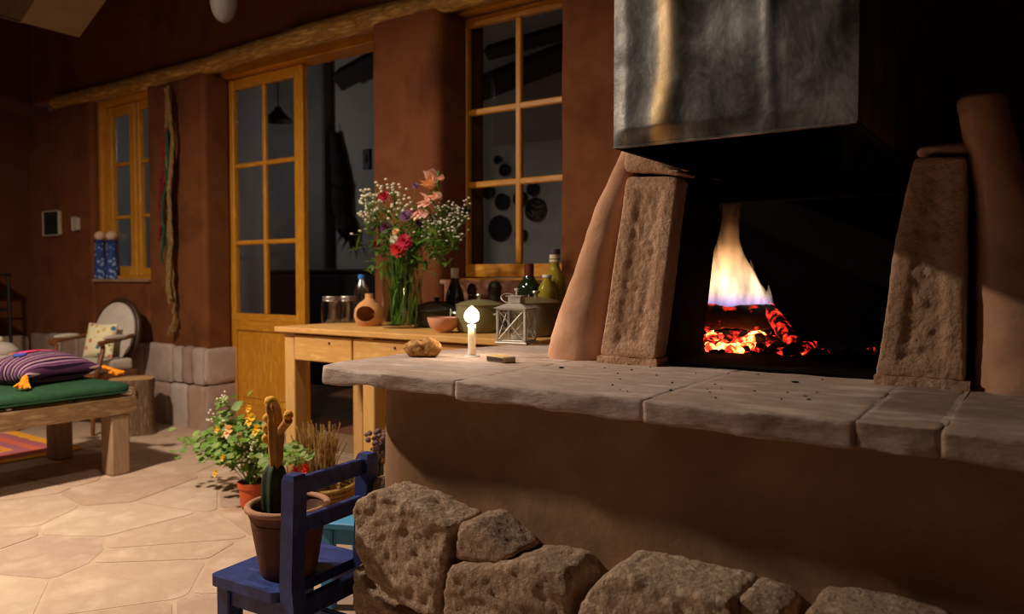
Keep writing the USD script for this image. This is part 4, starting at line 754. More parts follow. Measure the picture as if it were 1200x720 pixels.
def greens(t, h, d):
    lv = []
    for k in range(26):
        c = h + np.array([fr.gauss(0, .035), fr.gauss(0, .03), fr.uniform(-.13, .03)]); lv.append(leaf(c, (fr.uniform(-1, 1), fr.uniform(-1, .4), fr.uniform(-.2, 1)), fr.uniform(.05, .11), fr.uniform(.012, .028)))
    t.addw('foliage', lv, LEAFM, smooth=True, kind='stuff')
for x, y in [(443, 262), (450, 280), (458, 256), (470, 268), (480, 272), (492, 275), (500, 262), (512, 268), (496, 288), (484, 288), (448, 296), (522, 280), (508, 252)]:
    flower('leafy_stem', 'green leafy filler stem in the flower bouquet', 'leafy stem', x, y, 2.67 + fr.uniform(-.05, .05), 'leafy green stems of the bouquet', greens, leafy=2, srad=.003)
lv = []
for k in range(34):
    a = fr.uniform(0, 6.28); q = fr.uniform(.03, .075); p_ = vc + [q * math.cos(a), q * math.sin(a), fr.uniform(.05, VH * .75)]; d = np.array([fr.uniform(-.5, .5), fr.uniform(-.5, .5), 1.2]); e = leaf(p_, d, .10, .014, droop=.0); vv = np.array(e.vertices); rr_ = np.linalg.norm(vv[:, :2] - vc[:2], axis=1); ok = np.minimum(1, (VR - .012) / np.maximum(rr_, 1e-6)); vv[:, :2] = vc[:2] + (vv[:, :2] - vc[:2]) * ok[:, None]; e.vertices = vv; lv.append(e)
vl = Thing('loose_foliage', 'long green blades and leaves standing in the vase water', 'leaves', loc=vc + [0, 0, .02], kind='stuff'); vl.addw('blades', lv, LEAFM, smooth=True)
vl.addw('stalks', cat(*[tube(spline([vc + [.05 * math.cos(a), .05 * math.sin(a), .02], vc + [.03 * math.cos(a + 2), .03 * math.sin(a + 2), VH * .5], vc + [.07 * math.cos(a + 2.6), .07 * math.sin(a + 2.6), VH]], 8), .0035, 6) for a in np.linspace(0, 6, 13)]), STEM)

# ================================================================ LEFT SIDE OF THE TERRACE
# bench with green seat
bn = Thing('bench', 'rustic weathered wooden bench under the green seat cushion', 'bench', loc=(-4.35, 1.4, 0))
BX0, BX1, BY1, BY0 = -4.72, -3.995, 2.215, .75
for x in (BX0 + .05, BX1 - .06):
    for y in (BY1 - .075, BY0 + .07): bn.addw('leg', box(x - .055, x + .055, y - .05, y + .05, 0, .325, .008), OLDWV)
def beam_(x0, x1, y0, y1, z0, z1, s):
    m = from_m(m3.Manifold.cube([x1 - x0, y1 - y0, z1 - z0]).refine_to_length(.04)); m.apply_translation((x0, y0, z0)); disp(m, .0025, 8, s); return m
bn.addw('side_rail', beam_(BX1 - .07, BX1, BY0, BY1 + .01, .325, .412, 1), OLDW); bn.addw('side_rail', beam_(BX0, BX0 + .07, BY0, BY1 + .01, .325, .412, 2), OLDW)
bn.addw('end_rail', beam_(BX0 + .07, BX1 - .07, BY1 - .06, BY1, .335, .412, 3), OLDW); bn.addw('end_rail', beam_(BX0 + .07, BX1 - .07, BY0, BY0 + .06, .335, .412, 4), OLDW)
for k in range(5): bn.addw('slat', box(BX0 + .03, BX1 - .03, BY0 + .06 + k * .28, BY0 + .30 + k * .28, .412, .424, .003), OLDW)
GREEN = mat('green_felt', lin(46, 78, 52), lin(36, 64, 42), scale=30, rough=.95, bump=.4, bscale=120, spec=.1)
q = from_m(m3.Manifold.cube([BX1 - BX0 - .015, BY1 - BY0 + .0, .062]).refine_to_length(.03)); q.apply_translation((BX0 + .008, BY0, .425)); lap(q, 5); disp(q, .006, 5, 8); v = np.array(q.vertices); v[:, 2] = np.maximum(v[:, 2], .4245); q.vertices = v
sc_ = Thing('seat_cushion', 'dark green felt seat cushion covering the wooden bench', 'cushion', loc=((BX0 + BX1) / 2, (BY0 + BY1) / 2, .4245)); sc_.addw('pad', q, GREEN, smooth=60)
sc_.addw('seam', tube([(BX1 - .006, BY0 + .02, .440), (BX1 - .006, BY1 - .02, .440)], .003, 6), GREEN)
# striped pillow: stripes along local x
def pillow_mesh(sx, sy, h, n=36):
    def f(u, v, s):
        a, b = u * 2 - 1, v * 2 - 1; k = (1 - a * a) * (1 - b * b); e = 1 - .06 * (1 - b ** 2) * abs(a) ** 3 * 0; pin = .09
        x = a * sx / 2 * (1 - pin * (1 - b ** 2) * 0 - pin * abs(a) * (1 - b * b)); y = b * sy / 2 * (1 - pin * abs(b) * (1 - a * a)); return np.stack([x, y, s * h / 2 * np.maximum(k, 0) ** .5], 1)
    top = grid_surface(lambda u, v: f(u, v, 1), n, n); bot = grid_surface(lambda u, v: f(u, v, -1), n, n); bot.invert(); m = cat(top, bot); m.merge_vertices(digits_vertex=5); return m
stripes = [(0, lin(58, 26, 58)), (.10, lin(58, 26, 58)), (.11, lin(170, 120, 156)), (.17, lin(190, 156, 164)), (.19, lin(98, 56, 92)), (.26, lin(104, 62, 98)), (.27, lin(40, 20, 44)), (.50, lin(40, 20, 44)), (.51, lin(196, 150, 160)), (.60, lin(214, 176, 176)), (.61, lin(82, 44, 76)), (.78, lin(88, 48, 80)), (.79, lin(34, 18, 40)), (.9, lin(34, 18, 40)), (.92, lin(120, 76, 110)), (1, lin(120, 76, 110))]
nodes = {'t': ('texture_coordinate', {}), 's': ('separate_xyz', {}), 'mu': ('math', dict(math_type='multiply', value2=17.0)), 'fr': ('math', dict(math_type='fraction')), 'r': ('rgb_ramp', dict(ramp=stripes)), 'p': ('principled_bsdf', dict(roughness=.9, specular_ior_level=.15)), 'n': ('noise_texture', dict(scale=160, detail=2)), 'b': ('bump', dict(strength=.4, distance=.002))}
STRIPE = usdkit.material(stage, '/World/Looks/striped_weave', nodes, [('t.object', 's.vector'), ('s.y', 'mu.value1'), ('mu.value', 'fr.value1'), ('fr.value', 'r.fac'), ('r.color', 'p.base_color'), ('t.object', 'n.vector'), ('n.fac', 'b.height'), ('b.normal', 'p.normal')], surface='p.BSDF')
pc = np.array([-4.46, 1.94, .487]); prz = math.radians(104)
pf, pr_ = PZ(50, 490, .50), PZ(128, 462, .50)
pl = Thing('pillow', 'purple striped pillow with orange corner tassels on the green bench', 'pillow', loc=pc + [0, 0, .065], rz=prz)
PS = .46
pl.add('cover', disp(pillow_mesh(PS, PS * .92, .195), .006, 6, 3), STRIPE, smooth=True)
ORA = mat('orange_wool', lin(240, 150, 20), lin(226, 126, 14), scale=60, rough=.9, bump=.5, bscale=200)
for sx in (-1, 1):
    for sy in (-1, 1):
        b0 = np.array([sx * PS / 2 * .98, sy * PS * .46 * .98, 0.0]); d = np.array([sx * .7, sy * .7, -.55]); hb = []
        for k in range(26): hb.append(tube(spline([b0, b0 + d * .03 + np.array([fr.gauss(0, .008), fr.gauss(0, .008), 0]), b0 + d * .08 + np.array([fr.gauss(0, .022), fr.gauss(0, .022), fr.uniform(-.012, .012)])], 5), [.004, .006, .008, .008, .005], 5))
        hb.append(ell(b0 + d * .012, .013, 2)); t_m = cat(hb); v = np.array(t_m.vertices); v[:, 2] = np.maximum(v[:, 2], -.058); t_m.vertices = v; pl.add('tassel', t_m, ORA, label='orange wool tassel')
def on_pillow(pts2, lift=.004):
    """a flat patch in pillow coordinates laid on its upper face"""
    q = trimesh.creation.extrude_polygon(Polygon(pts2).buffer(.0), .003, engine='earcut'); q = TM(*trimesh.remesh.subdivide_to_size(q.vertices, q.faces, .018)); v = np.array(q.vertices); a = v[:, 0] / (PS / 2); b = v[:, 1] / (PS * .46)
    v[:, 2] += .0975 * np.maximum((1 - a * a) * (1 - b * b), 0) ** .5 + lift; q.vertices = v; return q
def blob(cx, cy, rx, ry, rot=0, n=18, wob=.12):
    a = np.linspace(0, 2 * np.pi, n, endpoint=False); r = 1 + wob * np.sin(3 * a + cx * 40); x, y = rx * r * np.cos(a), ry * r * np.sin(a); return np.stack([cx + x * math.cos(rot) - y * math.sin(rot), cy + x * math.sin(rot) + y * math.cos(rot)], 1)
for nm, pgn, col in [('embroidered_petal', blob(-.02, .03, .075, .045, .4), (226, 60, 110)), ('embroidered_petal', blob(.05, .0, .05, .03, -.4), (236, 96, 130)), ('embroidered_leaf', blob(-.10, -.0, .045, .03, 1.0), (64, 74, 168)), ('embroidered_petal', blob(-.06, .085, .04, .028, .2), (240, 130, 60)), ('embroidered_leaf', blob(.09, .06, .045, .02, .3), (110, 190, 196)), ('embroidered_petal', blob(.01, .075, .03, .03), (240, 170, 190))]:
    pl.add(nm, on_pillow(pgn), mat(f'thread_{col[0]}_{col[1]}', lin(*col), rough=.7), smooth=40)
# rug
rg = Thing('rug', 'orange and pink banded woven rug on the floor behind the bench', 'rug', loc=(-5.4, 1.7, .004))
nodes = {'t': ('texture_coordinate', {}), 's': ('separate_xyz', {}), 'ax': ('math', dict(math_type='absolute')), 'ay': ('math', dict(math_type='absolute')), 'dx': ('math', dict(math_type='subtract', value1=.62)), 'dy': ('math', dict(math_type='subtract', value1=.64)), 'mn': ('math', dict(math_type='minimum')),
         'nn': ('noise_texture', dict(scale=14, detail=2)), 'na': ('math', dict(math_type='multiply_add', value2=.04, value3=-.02)), 'ad': ('math', dict(math_type='add')), 'sc': ('math', dict(math_type='multiply', value2=1.6)),
         'r': ('rgb_ramp', dict(ramp=[(0, lin(232, 160, 40)), (.12, lin(236, 170, 50)), (.14, lin(176, 96, 100)), (.24, lin(182, 104, 106)), (.26, lin(216, 110, 80)), (.33, lin(214, 108, 84)), (.35, lin(170, 96, 110)), (.44, lin(176, 104, 112)), (.46, lin(228, 150, 60)), (.52, lin(226, 146, 60)), (.54, lin(90, 82, 50)), (.8, lin(78, 70, 44)), (.84, lin(120, 60, 50)), (1, lin(120, 60, 50))])), 'p': ('principled_bsdf', dict(roughness=.95, specular_ior_level=.1))}
RUG = usdkit.material(stage, '/World/Looks/rug_weave', nodes, [('t.object', 's.vector'), ('s.x', 'ax.value1'), ('s.y', 'ay.value1'), ('ax.value', 'dx.value2'), ('ay.value', 'dy.value2'), ('dx.value', 'mn.value1'), ('dy.value', 'mn.value2'), ('t.object', 'nn.vector'), ('nn.fac', 'na.value1'), ('mn.value', 'ad.value1'), ('na.value', 'ad.value2'), ('ad.value', 'sc.value1'), ('sc.value', 'r.fac'), ('r.color', 'p.base_color')], surface='p.BSDF')
def rugf(u, v): x = (u - .5) * 1.22; y = (v - .5) * 1.26; return np.stack([x, y, .005 + .003 * np.sin(x * 7) * np.sin(y * 6)], 1)
m = grid_surface(rugf, 40, 40); b2 = m.copy(); vb = np.array(b2.vertices); vb[:, 2] = 0; b2.vertices = vb; b2.invert(); rg.add('weave', cat(m, b2), RUG, smooth=True)
rg.add('fringe', [tube([(.61, y, .004), (.635, y + fr.uniform(-.004, .004), .002)], .0018, 4) for y in np.linspace(-.61, .61, 90)], mat('rug_fringe', lin(226, 176, 90), rough=.9), kind='stuff')
# stump
sc0 = (PZ(145, 512, 0) + PZ(183, 507, 0)) / 2; sc0 = np.array([-5.03, 2.78, 0]); SH = PY(165, 446, 2.75)[2]
bark = mat('stump_bark', lin(126, 98, 72), lin(92, 68, 48), scale=9, rough=.9, stretch=(6, 6, 1), bump=1.0, bscale=10, c3=lin(146, 118, 90))
wv = usdkit.material(stage, '/World/Looks/stump_rings', {'t': ('texture_coordinate', {}), 'w': ('wave_texture', dict(wave_type='rings', rings_direction='z', scale=20, distortion=2.0, detail=2)), 'r': ('rgb_ramp', dict(ramp=[(0, lin(176, 132, 84)), (1, lin(206, 164, 110))])), 'p': ('principled_bsdf', dict(roughness=.8))}, [('t.object', 'w.vector'), ('w.fac', 'r.fac'), ('r.color', 'p.base_color')], surface='p.BSDF')
sm = Thing('tree_stump', 'short barked tree stump with a round knot beside the stone plinth', 'stump', loc=sc0)
nb_ = 28; prof = np.linspace(0, SH, nb_); an = np.linspace(0, 2 * np.pi, 72, endpoint=False); v = []
for z in prof: rr_ = .135 + .012 * np.sin(an * 3 + 1) + .006 * np.sin(an * 7) + .016 * np.exp(-z / .05) + .005 * np.sin(z * 14 + an * 2); v.append(np.stack([rr_ * np.cos(an), rr_ * np.sin(an), np.full(72, z)], 1))
m = TM(np.vstack(v), quad_faces(nb_, 72), process=False); disp(m, .007, 12, 4); disp(m, .004, 45, 5); sm.add('bark', m, bark, smooth=60)
rim_ = np.array(m.vertices)[-72:]; vt = np.vstack([rim_, [[0, 0, SH + .002]]]); sm.add('cut_face', TM(vt, [(j, (j + 1) % 72, 72) for j in range(72)], process=False), wv)
kp = np.array([.82, -.57, 0]) * .142; kd = np.array([.82, -.57, 0]); kn = xf(lathe([(0, .022), (.012, .024), (.022, .014), (.028, .022), (.034, .010), (.036, -.02)][::-1], 24), ry=math.pi / 2); kn = xf(kn, kp + [0, 0, SH - .075], rz=math.atan2(kd[1], kd[0])); sm.add('knot', kn, OLDWV, label='round pale knot')
# armchair
UPH = mat('cream_upholstery', lin(198, 186, 172), lin(184, 170, 156), scale=12, rough=.9, bump=.2, bscale=100, spec=.15); DKW = mat('dark_chair_wood', lin(70, 44, 26), lin(48, 30, 18), scale=12, rough=.45); MIDW = mat('brown_chair_wood', lin(128, 78, 42), lin(100, 58, 30), scale=12, rough=.45)
arz = math.atan2(-.956, .29) + math.pi / 2          # local -Y is the way the chair faces
ac = np.array([-5.38, 2.70, 0]); A = Thing('armchair', 'small antique armchair with oval cream back and dark wooden frame', 'armchair', loc=ac, rz=arz)
aw, ad_ = .21, .19
A.add('seat', disp(lap(from_m(m3.Manifold.cube([.40, .36, .09]).refine_to_length(.02)).apply_translation((-.20, -.20, .40)), 8), .003, 8, 2), UPH, smooth=60)
A.add('seat_rail', cat(box(-.21, .21, -.205, -.175, .345, .405, .006), box(-.21, .21, .14, .17, .345, .405, .006), box(-.21, -.18, -.19, .16, .345, .405, .006), box(.18, .21, -.19, .16, .345, .405, .006)), MIDW)
for sx in (-1, 1):
    A.add('leg', tube(spline([(sx * .185, -.185, .35), (sx * .195, -.20, .2), (sx * .18, -.19, .0)], 8), np.linspace(.022, .012, 8), 10), MIDW)
    A.add('leg', tube(spline([(sx * .17, .15, .40), (sx * .17, .18, .2), (sx * .17, .23, .0)], 8), np.linspace(.022, .014, 8), 10), DKW)
    A.add('arm_post', tube(spline([(sx * .20, -.17, .39), (sx * .215, -.16, .48), (sx * .205, -.12, .56), (sx * .215, -.15, .605)], 10), .016, 10), MIDW)
    A.add('armrest', tube(spline([(sx * .215, -.16, .61), (sx * .21, 0, .625), (sx * .185, .16, .64)], 10), .015, 10), MIDW)
    A.add('arm_pad', xf(ell((0, 0, 0), (.026, .105, .018), 3), (sx * .211, -.02, .642)), UPH)
tilt = -.20
def oval(rx, rz_, y0, y1, sub=40, bul=0):
    a = np.linspace(0, 2 * np.pi, sub, endpoint=False); v = [np.stack([rx * s * np.cos(a), np.full(sub, y), rz_ * s * np.sin(a)], 1) for s, y in ((.02, y0 - bul), (.5, y0 - bul * .8), (.85, y0 - bul * .3), (1, y0), (1, y1), (.02, y1))]; return TM(np.vstack(v), quad_faces(6, sub), process=False)
ov = fixm(oval(.175, .215, -.02, .02, bul=.03)); A.add('back_pad', xf(ov, (0, .20, .655), rx=tilt), UPH, smooth=60)
an = np.linspace(0, 2 * np.pi, 49); A.add('back_frame', xf(tube(np.stack([.188 * np.cos(an), np.zeros(49), .228 * np.sin(an)], 1), .021, 12, False), (0, .208, .655), rx=tilt), DKW)
A.add('back_panel', xf(fixm(oval(.176, .216, .022, .03)), (0, .20, .655), rx=tilt), DKW)
for sx in (-1, 1): A.add('back_stile', tube([(sx * .12, .165, .39), (sx * .13, .19, .50)], .017, 10), DKW)
nodes = {'t': ('texture_coordinate', {}), 'v': ('voronoi_texture', dict(scale=26)), 'r': ('rgb_ramp', dict(interpolate=False, ramp=[(0, lin(226, 214, 168)), (.25, lin(214, 176, 74)), (.4, lin(226, 214, 168)), (.52, lin(70, 104, 78)), (.66, lin(226, 210, 164)), (.78, lin(70, 110, 140)), (.86, lin(200, 110, 90)), (1, lin(200, 110, 90))])), 'sr': ('separate_color', {}), 'd': ('math', dict(math_type='less_than', value2=.42)), 'mx': ('mix_color', dict(a=lin(228, 216, 172))), 'p': ('principled_bsdf', dict(roughness=.9))}
FLORAL = usdkit.material(stage, '/World/Looks/floral_print', nodes, [('t.object', 'v.vector'), ('v.color', 'sr.color'), ('sr.r', 'r.fac'), ('v.distance', 'd.value1'), ('d.value', 'mx.fac'), ('r.color', 'mx.b'), ('mx.result', 'p.base_color')], surface='p.BSDF')
fwd = np.array([math.sin(arz), -math.cos(arz)]); cl = ac + np.array([fwd[0] * -.06, fwd[1] * -.06, .61])
cz = Thing('cushion', 'small cream floral cushion leaning on the armchair back', 'cushion', loc=cl, rz=arz); cz.add('cover', xf(pillow_mesh(.26, .25, .10), rx=math.pi / 2 - .25), FLORAL, smooth=True)
cz.add('piping', xf(tube(np.array([(a * .125, b * .12, 0) for a, b in [(-1, -1), (0, -.93), (1, -1), (.93, 0), (1, 1), (0, .93), (-1, 1), (-.93, 0), (-1, -1)]]), .004, 6), rx=math.pi / 2 - .25), UPH)
# dark stand at the far left
ib_ = Thing('iron_stand', 'tall black iron plant stand in the dark far left corner', 'stand', loc=(-6.95, 2.62, 0)); zt_ = 1.06
for sx in (-.16, .16):
    for sy in (-.13, .13): ib_.add('leg', tube([(sx, sy, zt_), (sx * 1.1, sy * 1.1, 0)], .014, 8), IRON)
ib_.add('top', box(-.18, .18, -.15, .15, zt_, zt_ + .02, .004), IRON); ib_.add('shelf', box(-.17, .17, -.14, .14, .78, .80, .004), IRON); ib_.add('rail', cat(rod((-.165, -.135, .92), (.165, -.135, .92), .008), rod((.165, -.135, .92), (.165, .135, .92), .008)), IRON)
c = PY(1, 440, 2.28); pj = Thing('lidded_pot', 'cream lidded ceramic pot at the left edge beyond the pillow', 'pot', loc=(c[0], 2.28, 0))
zp = PY(1, 400, 2.28)[2]; pj.add('body', lathe([(0, 0), (.085, 0), (.115, .08), (.125, zp * .5), (.115, zp * .8), (.10, zp * .86), (0, zp * .86)], 32), UPH); pj.add('lid', lathe([(0, zp * .862), (.105, zp * .865), (.108, zp * .90), (.07, zp * .97), (0, zp)], 32), UPH)
pj.add('knob', ell((0, 0, zp + .012), .02, 2), UPH)
# fittings on the wall
def plate(name, label, category, px0, px1, py0, py1, frame_m, inner_m, fw):
    a, b = PY(px0, (py0 + py1) / 2, W), PY(px1, (py0 + py1) / 2, W); z1, z0 = PY((px0 + px1) / 2, py0, W)[2], PY((px0 + px1) / 2, py1, W)[2]
    t = Thing(name, label, category, loc=((a[0] + b[0]) / 2, W, (z0 + z1) / 2)); t.addw('panel', box(a[0] + fw, b[0] - fw, W - .018, W + .003, z0 + fw, z1 - fw, .002), inner_m)
    t.addw('frame', cat(box(a[0], b[0], W - .025, W + .003, z0, z0 + fw), box(a[0], b[0], W - .025, W + .003, z1 - fw, z1), box(a[0], a[0] + fw, W - .025, W + .003, z0, z1), box(b[0] - fw, b[0], W - .025, W + .003, z0, z1)), frame_m); return t
IVORY = mat('ivory_plastic', lin(176, 160, 140), rough=.5)
t_ = plate('wall_picture', 'small square dark picture with a thin pale frame on the wall', 'picture', 53, 72, 247, 277, IVORY, BLACK, .012)
t_ = plate('light_switch', 'pale narrow light switch plate on the earthen wall', 'light switch', 87, 94, 254, 271, IVORY, IVORY, .012)
# blue bottles on the sill of window 1
nodes = {'t': ('texture_coordinate', {}), 'v': ('voronoi_texture', dict(scale=34)), 'd': ('rgb_ramp', dict(ramp=[(.0, lin(150, 160, 190)), (.32, lin(120, 140, 180)), (.4, lin(36, 66, 128)), (1, lin(26, 48, 104))])), 'p': ('principled_bsdf', dict(roughness=.85))}
KNIT = usdkit.material(stage, '/World/Looks/blue_pattern_knit', nodes, [('t.object', 'v.vector'), ('v.distance', 'd.fac'), ('d.color', 'p.base_color')], surface='p.BSDF'); BALL = mat('cream_wool_ball', lin(216, 184, 150), lin(196, 160, 126), scale=60, rough=.95, bump=.5, bscale=120)
for (xa, lb) in ((117.5, 'blue patterned knitted bottle cover with cream ball, left one of two on the sill'), (131, 'blue patterned knitted bottle cover with cream ball, right one of two on the sill')):
    Y = 3.15; c = np.array([PY(xa, 300, Y)[0], Y, 1.036]); H = PY(xa, 271, Y)[2] - 1.036
    t = Thing('bottle_cover', lb, 'bottle cover', loc=c); t.add('knit_body', disp(lathe([(0, 0), (.042, 0), (.045, .02), (.042, H * .3), (.037, H * .6), (.035, H * .78), (.033, H * .82), (0, H * .82)], 32), .004, 14, int(xa)), KNIT, smooth=60)
    t.add('knit_band', lathe([(.036 + .007 * math.cos(a), H * .78 + .012 * math.sin(a)) for a in np.linspace(0, 2 * np.pi, 11)], 28), mat(f'dark_blue_band_{int(xa)}', lin(28, 46, 92), rough=.9)); t.add('ball', disp(ell((0, 0, H * .90), (.041, .041, H * .10), 3), .004, 40, 2), BALL, smooth=True)
# hanging braids
hb = Thing('hanging_braids', 'bundle of red, green and straw coloured woven braids hanging beside the door', 'braids', loc=PY(196, 100, W - .03))
hb.addw('peg', rod(PY(197, 103, W - .05), PY(197, 103, W + .02), .012), OLDWV)
BR = {'straw_braid': mat('straw_braid', lin(150, 118, 68), lin(104, 78, 42), scale=60, rough=.9, bump=.6, bscale=150), 'red_braid': mat('red_braid', lin(128, 34, 26), lin(92, 24, 20), scale=60, rough=.9, bump=.6, bscale=150), 'green_braid': mat('green_braid', lin(44, 82, 50), lin(28, 56, 36), scale=60, rough=.9, bump=.6, bscale=150), 'dark_braid': mat('dark_braid', lin(56, 44, 34), lin(38, 30, 22), scale=60, rough=.9, bump=.6, bscale=150)}
def braid(nm, pix, r, Y, seed):
    pts_ = spline([PY(x, y, Y) for x, y in pix], 60); sw = np.linspace(0, 1, 60); pts_ = pts_ + np.stack([.007 * np.sin(sw * 17 + seed * 2) * sw ** .3 + .004 * np.sin(sw * 41 + seed), .008 * np.sin(sw * 13 + seed), 0 * sw], 1); hs = []
    for k in range(3):
        ph = np.linspace(0, 34, 60) + k * 2.094; off = np.stack([np.cos(ph) * r * .62, np.sin(ph * 1.0) * r * .5, 0 * ph], 1); hs.append(tube(pts_ + off, r * .62 * np.clip(np.linspace(1.2, .7, 60), 0, 1.2), 7))
    m = cat(hs); hb.addw(nm, m, BR[nm], smooth=60)
for k, nm in enumerate(['straw_braid', 'dark_braid', 'straw_braid', 'red_braid', 'green_braid', 'straw_braid', 'dark_braid', 'straw_braid', 'green_braid', 'straw_braid', 'red_braid', 'straw_braid']):
    e_ = {'straw_braid': fr.uniform(345, 384), 'dark_braid': fr.uniform(300, 360), 'red_braid': fr.uniform(255, 312), 'green_braid': fr.uniform(300, 346)}[nm]; x_ = {'straw_braid': 201, 'dark_braid': 198, 'red_braid': 188, 'green_braid': 193}[nm] + fr.uniform(-3, 5); y0_ = 104 if nm in ('straw_braid', 'dark_braid') else 150
    braid(nm, [(196 + fr.uniform(-1.5, 1.5), y0_), ((196 + x_) / 2 + fr.uniform(-3, 3), y0_ + (e_ - y0_) * .35), (x_ + fr.uniform(-3, 3), y0_ + (e_ - y0_) * .7), (x_, e_)], fr.uniform(.008, .012), W - .04 - .008 * (k % 6), k)
for x, y in ((202, 378), (204, 368), (199, 382)):
    c = PY(x, y, W - .06); hb.addw('straw_tassel', [tube([c, c + np.array([fr.gauss(0, .012), fr.gauss(0, .008), -.07])], [.003, .002], 5) for k in range(14)], BR['straw_braid'])
# pale ceiling panel and added oval standing in for a lens flare spot, at the top edge
c1, c2, c3_ = PY(-60, 2, 2.2), PY(25, 26, 2.2), PY(60, -30, 2.2)
pnl = Thing('hanging_lampshade', 'pale tan angular lampshade whose lower corner shows at the top left', 'lampshade', loc=c2)
TAN = mat('tan_paper', lin(150, 128, 98), lin(136, 114, 86), scale=6, rough=.9)
def prism(pts_a, off): return trimesh.convex.convex_hull(np.vstack([pts_a, np.array(pts_a) + off]))
e1 = PY(-150, -20, 2.2); e2 = PY(120, -120, 2.2); e3 = PY(-150, -140, 2.2)
pnl.addw('shade_side', prism(np.array([c2, e2, e3, e1]), np.array([-.02, .35, 0])), TAN, smooth=False); pnl.addw('rim', tube([e1, c2, e2], .006, 6), TAN)
hc = PY(262, 2, 2.3); gs = Thing('flare_oval', 'added dim pale oval standing in for a lens flare spot before the upper wall', 'flare oval', loc=hc)
GLB = mat('flare_oval_grey', lin(118, 108, 102), lin(104, 96, 92), scale=5, rough=.6)
gs.add('globe', ell((0, 0, 0), (.062, .062, .10), 3), GLB, smooth=True); gs.add('collar', lathe([(0, .12), (.022, .12), (.026, .088), (0, .088)][::-1], 20), IRON); gs.add('cord', rod((0, 0, .11), (0, 0, 3.75 - hc[2]), .004), IRON)

# ================================================================ CHAIRS AND PLANTS IN FRONT
SZ, BT = .30, .585
pl_, prr = PZ(345, 556, BT), PZ(430, 531, BT)            # tops of the two back posts
fl_, bl_ = PZ(247, 683, SZ), PZ(318, 651, SZ)
def slat_between(a, b, hw, hh, ext=0):
    a, b = np.array(a, float), np.array(b, float); d = b - a; L_ = np.linalg.norm(d); m = box(-L_ / 2, L_ / 2, -hw, hw, -hh, hh, .005); return xf(m, (a + b) / 2, rz=math.atan2(d[1], d[0]))
d_ = prr - pl_; d_[2] = 0; wch = np.linalg.norm(d_); ang = math.atan2(d_[1], d_[0])
dep = .262
C = Thing('chair', 'small dark blue painted wooden chair with the cactus pot on its seat', 'chair', loc=((pl_ + prr) / 2 * [1, 1, 0]), rz=ang)   # local x: left to right post, local y: towards the seat front
hw_ = wch / 2; ps = .0215
for sx in (-1, 1):
    m = trimesh.convex.convex_hull(np.vstack([[(sx * hw_ + a * ps, b * .02, BT - .012) for a in (-1, 1) for b in (-1, 1)], [(sx * hw_ + a * ps * .8, b * .016, BT) for a in (-1, 1) for b in (-1, 1)], [(sx * hw_ + a * ps, b * .02 + .012, SZ) for a in (-1, 1) for b in (-1, 1)]]))
    C.add('back_post', m, BLUE, smooth=False); m = trimesh.convex.convex_hull(np.vstack([[(sx * hw_ + a * ps, b * .021 + .012, SZ + .02) for a in (-1, 1) for b in (-1, 1)], [(sx * hw_ + a * ps * .9, b * .02 - .02, 0) for a in (-1, 1) for b in (-1, 1)]])); C.add('leg', m, BLUE, smooth=False)
    C.add('leg', box(sx * (hw_ - .004) - .024, sx * (hw_ - .004) + .024, dep - .048, dep - .002, 0, SZ - .026, .004), BLUE)
    C.add('side_apron', box(sx * hw_ - .012, sx * hw_ + .012, .03, dep - .045, SZ - .075, SZ - .026, .003), BLUE); C.add('stretcher', box(sx * hw_ - .011, sx * hw_ + .011, .02, dep - .045, .10, .13, .003), BLUE)
C.add('front_apron', box(-hw_ + .02, hw_ - .02, dep - .04, dep - .016, SZ - .075, SZ - .026, .003), BLUE); C.add('back_apron', box(-hw_ + .024, hw_ - .024, .0, .024, SZ - .075, SZ - .026, .003), BLUE)
q = Polygon([(-hw_ - .03, .036), (hw_ + .03, .036), (hw_ + .03, dep + .012), (-hw_ - .03, dep + .012)]).buffer(-.02).buffer(.02, quad_segs=4); m = trimesh.creation.extrude_polygon(q, .026, engine='earcut'); m.apply_translation((0, 0, SZ - .026)); C.add('seat', m, BLUE, smooth=40)
for z, hh in ((.553, .021), (.456, .020)): C.add('back_rail', box(-hw_ + .022, hw_ - .022, -.008 + (BT - z) * .03, .012 + (BT - z) * .03, z - hh, z + hh, .003), BLUE)
# turquoise stool behind it
tc = PZ(402, 645, .285); tc = np.array([-1.78, 1.80, 0]); S = Thing('stool', 'turquoise painted low stool half hidden behind the dark blue chair', 'stool', loc=tc, rz=.4)
S.add('seat', box(-.15, .15, -.15, .15, .262, .285, .006), TURQ)
for sx in (-1, 1):
    for sy in (-1, 1): S.add('leg', box(sx * .12 - .02, sx * .12 + .02, sy * .12 - .02, sy * .12 + .02, 0, .262, .004), TURQ)
    S.add('apron', box(-.10, .10, sx * .12 - .01, sx * .12 + .01, .21, .262, .002), TURQ)
# cactus pot
cp = PZ(333, 666, SZ); zr = .473
rl, rr2 = PZ(286, 596, zr), PZ(382, 592, zr); RR = .108
cp = np.array([-1.565, 1.262, SZ + .001])
CP = Thing('flower_pot', 'dark clay flower pot standing on the dark blue chair seat', 'plant pot', loc=cp); h = zr - SZ
CP.add('body', lathe([(0, 0), (.066, 0), (.070, .006), (RR - .016, h * .80), (RR - .018, h * .80), (RR - .006, h - .004), (RR - .016, h - .006), (RR - .026, h * .78), (.06, .012), (0, .012)], 48), DCLAY, smooth=50)
CP.add('rim', lathe([(RR - .010 + .009 * math.cos(a), h - .002 + .008 * math.sin(a)) for a in np.linspace(0, 2 * np.pi, 13)], 48), RIM, label='pale worn rim')
CP.add('collar', lathe([(RR - .022 + .004 * math.cos(a), h * .80 + .004 * math.sin(a)) for a in np.linspace(0, 2 * np.pi, 9)], 48), DCLAY)
